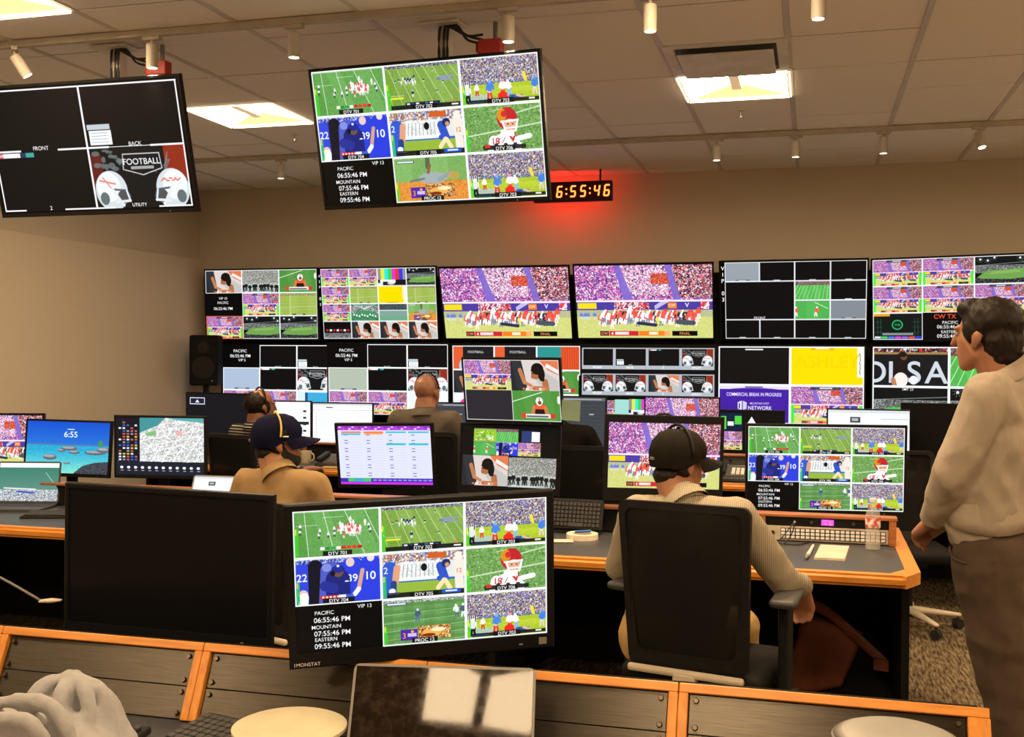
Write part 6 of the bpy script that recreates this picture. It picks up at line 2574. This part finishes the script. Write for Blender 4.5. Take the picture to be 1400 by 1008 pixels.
# notepad, pen, bottle
pts = [atz(*p, RZ) for p in ((1113, 765), (1155, 767), (1161, 749), (1122, 747))]
t = empty('notepad', (sum((p.x for p in pts)) / 4, sum((p.y for p in pts)) / 4, RZ), 0, 'cream notepad on the desk in front of the key panel', 'notepad')
og = t.location
obj('sheets', prism(BM(), [(p.x - og.x, p.y - og.y) for p in pts], .002, .008), M['paper'], t)
obj('backing', prism(BM(), [((p.x - og.x) * 1.02, (p.y - og.y) * 1.02) for p in pts], .0, .002), M['beige'], t)
pa, pb_ = atz(1104, 760, RZ + .008), atz(1112, 746, RZ + .008)
t = empty('stylus_pen', (pa.x, pa.y, RZ), 0, 'white pen on the desk left of the notepad', 'pen')
og = Vector((pa.x, pa.y, RZ))
d = (pb_ - pa)
obj('barrel', cyl(BM(), Vector((0, 0, .009)), pb_ - og + Vector((0, 0, .001)), .0085, .005, 12), M['white_paint'], t)
obj('cap', cyl(BM(), Vector((0, 0, .009)) - d * .25, Vector((0, 0, .009)), .004, .0085, 12), M['grey'], t)
c = atz(1193, 752, RZ)
t = empty('water_bottle', (c.x, c.y, RZ), 0, 'clear plastic water bottle with a red label on the desk', 'bottle')
pr = [(0, .002), (.026, .002), (.031, .008), (.031, .05), (.029, .055), (.031, .06), (.031, .085), (.029, .09), (.031, .095), (.031, .145), (.027, .165), (.014, .185), (.0125, .19), (.0125, .205), (0, .205)]
obj('bottle', lathe(BM(), pr, 32), M['bottle'], t, smooth=True, ang=.9)
obj('water', lathe(BM(), [(0, .004), (.0285, .006), (.0285, .075), (0, .075)], 28), M['water'], t, smooth=True, ang=.9)
obj('label', lathe(BM(), [(.0314, .098), (.0317, .099), (.0317, .139), (.0314, .14)], 32), mat('red bottle label', (.55, .06, .05), .4, col2=(.8, .75, .72), scale=40, lo=.45, hi=.55), t, smooth=True)
obj('cap', lathe(BM(), [(0, .206), (.0145, .206), (.0145, .219), (.0135, .221), (0, .221)], 20), M['white_paint'], t)
# loose cables in front of the key panel
o = obj('audio_cable', tube(BM(), curve_pts([atz(1045, 738, RZ + .02), atz(1062, 742, RZ + .05), atz(1085, 716, RZ + .12), atz(1080, 735, RZ + .03), atz(1062, 748, RZ + .004), atz(1050, 741, RZ + .004), atz(1090, 745, RZ + .004), atz(1112, 738, RZ + .004)], 48), .0028, 6), M['cable'], smooth=True)
tag(o, 'thin black cable looping over the beige key panel', 'cable')
# sticky note hanging on the stacked monitor
p = at(783, 562, 5.13)
o = obj('sticky_note', box(BM(), -.055, .04, -.0012, 0, -.05, .05), M['note_green'])
o.location, o.rotation_euler = (p.x - .008, 5.16, p.z), (.05, .06, -.1)
tag(o, 'pale green note stuck to the edge of the upper stacked monitor', 'note')
# headset resting on the thick framed monitor
p = at(907, 566, 5.12)
t = empty('headset', (p.x, 5.13, p.z), .2, 'black headset hung behind the thick framed monitor', 'headset')
obj('band', tube(BM(), [(math.cos(a) * .075, 0, math.sin(a) * .08 - .08) for a in [PI * k / 16 for k in range(17)]], .006, 8), M['black'], t, smooth=True)
for s in (-1, 1):
    obj('ear_cup', cyl(BM(), (s * .06, 0, -.10), (s * .085, 0, -.10), .034, n=16), M['black'], t)

# row 3 desk clutter
R3 = .755
for (px, Y, lb) in ((418, 7.45, 'cream mug on the far desk beside the white document monitor'),):
    p = at(px, 620, Y)
    t = empty('mug', (p.x, Y, R3), 0, lb, 'mug')
    obj('cup', lathe(BM(), [(0, 0), (.04, 0), (.043, .004), (.043, .095), (.039, .095), (.038, .008), (0, .008)], 24), M['cream'], t, smooth=True, ang=.7)
    obj('handle', tube(BM(), [(.042 + .026 * math.sin(a), 0, .05 + .03 * math.cos(a)) for a in [PI * k / 10 for k in range(11)]], .006, 8), M['cream'], t, smooth=True)
for (px, Y, lb) in ((455, 7.36, 'black desk telephone on the far desk under the document monitor'), (1003, 7.42, 'beige and black desk telephone on the far desk between two monitors')):
    p = at(px, 620, Y)
    t = empty('telephone', (p.x, Y, R3), 0, lb, 'telephone', 'desk telephones')
    bm = BM()
    prism(bm, [(-.1, -.1), (.1, -.1), (.1, .1), (-.1, .1)], 0, .03)
    for v in bm.verts:
        if v.co.z > .02 and v.co.y > 0:
            v.co.z += .05
    obj('base', bm, M['dark_grey'], t)
    obj('handset', box(BM(), -.09, -.045, -.09, .09, .055, .085, .012), M['black'], t, rot=(.22, 0, 0))
    for r in range(4):
        for k in range(3):
            obj('key', box(BM(), -.01 + k * .03, .012 + k * .03, -.07 + r * .03, -.048 + r * .03, .036 + .008 * r, .046 + .008 * r), M['key_white'] if px > 900 else M['grey'], t)
p = atz(445, 645, R3)
o = obj('envelope', box(BM(), -.13, .13, -.05, .05, 0, .004), mat('yellow paper', (.75, .55, .25), .8))
o.location, o.rotation_euler = (p.x, 7.26, R3 + .003), (0, 0, .15)
tag(o, 'yellow envelope on the far desk edge', 'envelope')
keyboard('black keyboard on the far desk under the small green picture monitor', (at(1005, 630, 7.3).x, 7.27, R3), (.05, 0, 0), 15, 5, .019)
keyboard('black keyboard on the far desk beside the bald man', (at(500, 630, 7.3).x, 7.28, R3), (.05, 0, 0), 15, 5, .019)

# leather bag under the middle desk
c = atz(1150, 935, 0)
t = empty('shoulder_bag', (.15, 5.16, 0), math.radians(-18), 'rust leather shoulder bag on the floor under the middle desk', 'bag')
t.scale = (1.3, 1.2, 1.3)
bm = BM()
hull(bm, [((-.16, 0, .05), (.05, .07, .05)), ((.14, 0, .05), (.05, .07, .05)), ((-.10, 0, .27), (.03, .04, .03)), ((.08, 0, .24), (.03, .04, .03))])
obj('body', bm, M['black_matte'], t, smooth=True, ang=.9)
bm = BM()
hull(bm, [((-.17, -.075, .06), (.03, .012, .04)), ((.0, -.075, .10), (.02, .012, .02)), ((-.10, -.035, .29), (.03, .02, .02)), ((.05, -.04, .26), (.03, .02, .02))])
obj('flap', bm, M['tan_leather'], t, smooth=True, ang=.9)
st = curve_pts([(-.14, -.04, .24), (-.09, -.08, .345), (-.02, -.10, .335), (.08, -.12, .27), (.17, -.12, .20)], 24)
bm = BM()
for a, b in zip(st, st[1:]):
    hull(bm, [(a, (.012, .008, .020)), (b, (.012, .008, .020))])
obj('strap', bm, M['tan_leather'], t)
obj('buckle', box(BM(), .135, .185, -.137, -.122, .175, .215, .004), M['tan_leather'], t)
obj('tag', box(BM(), -.17, -.13, -.093, -.088, .045, .055), M['grey'], t)
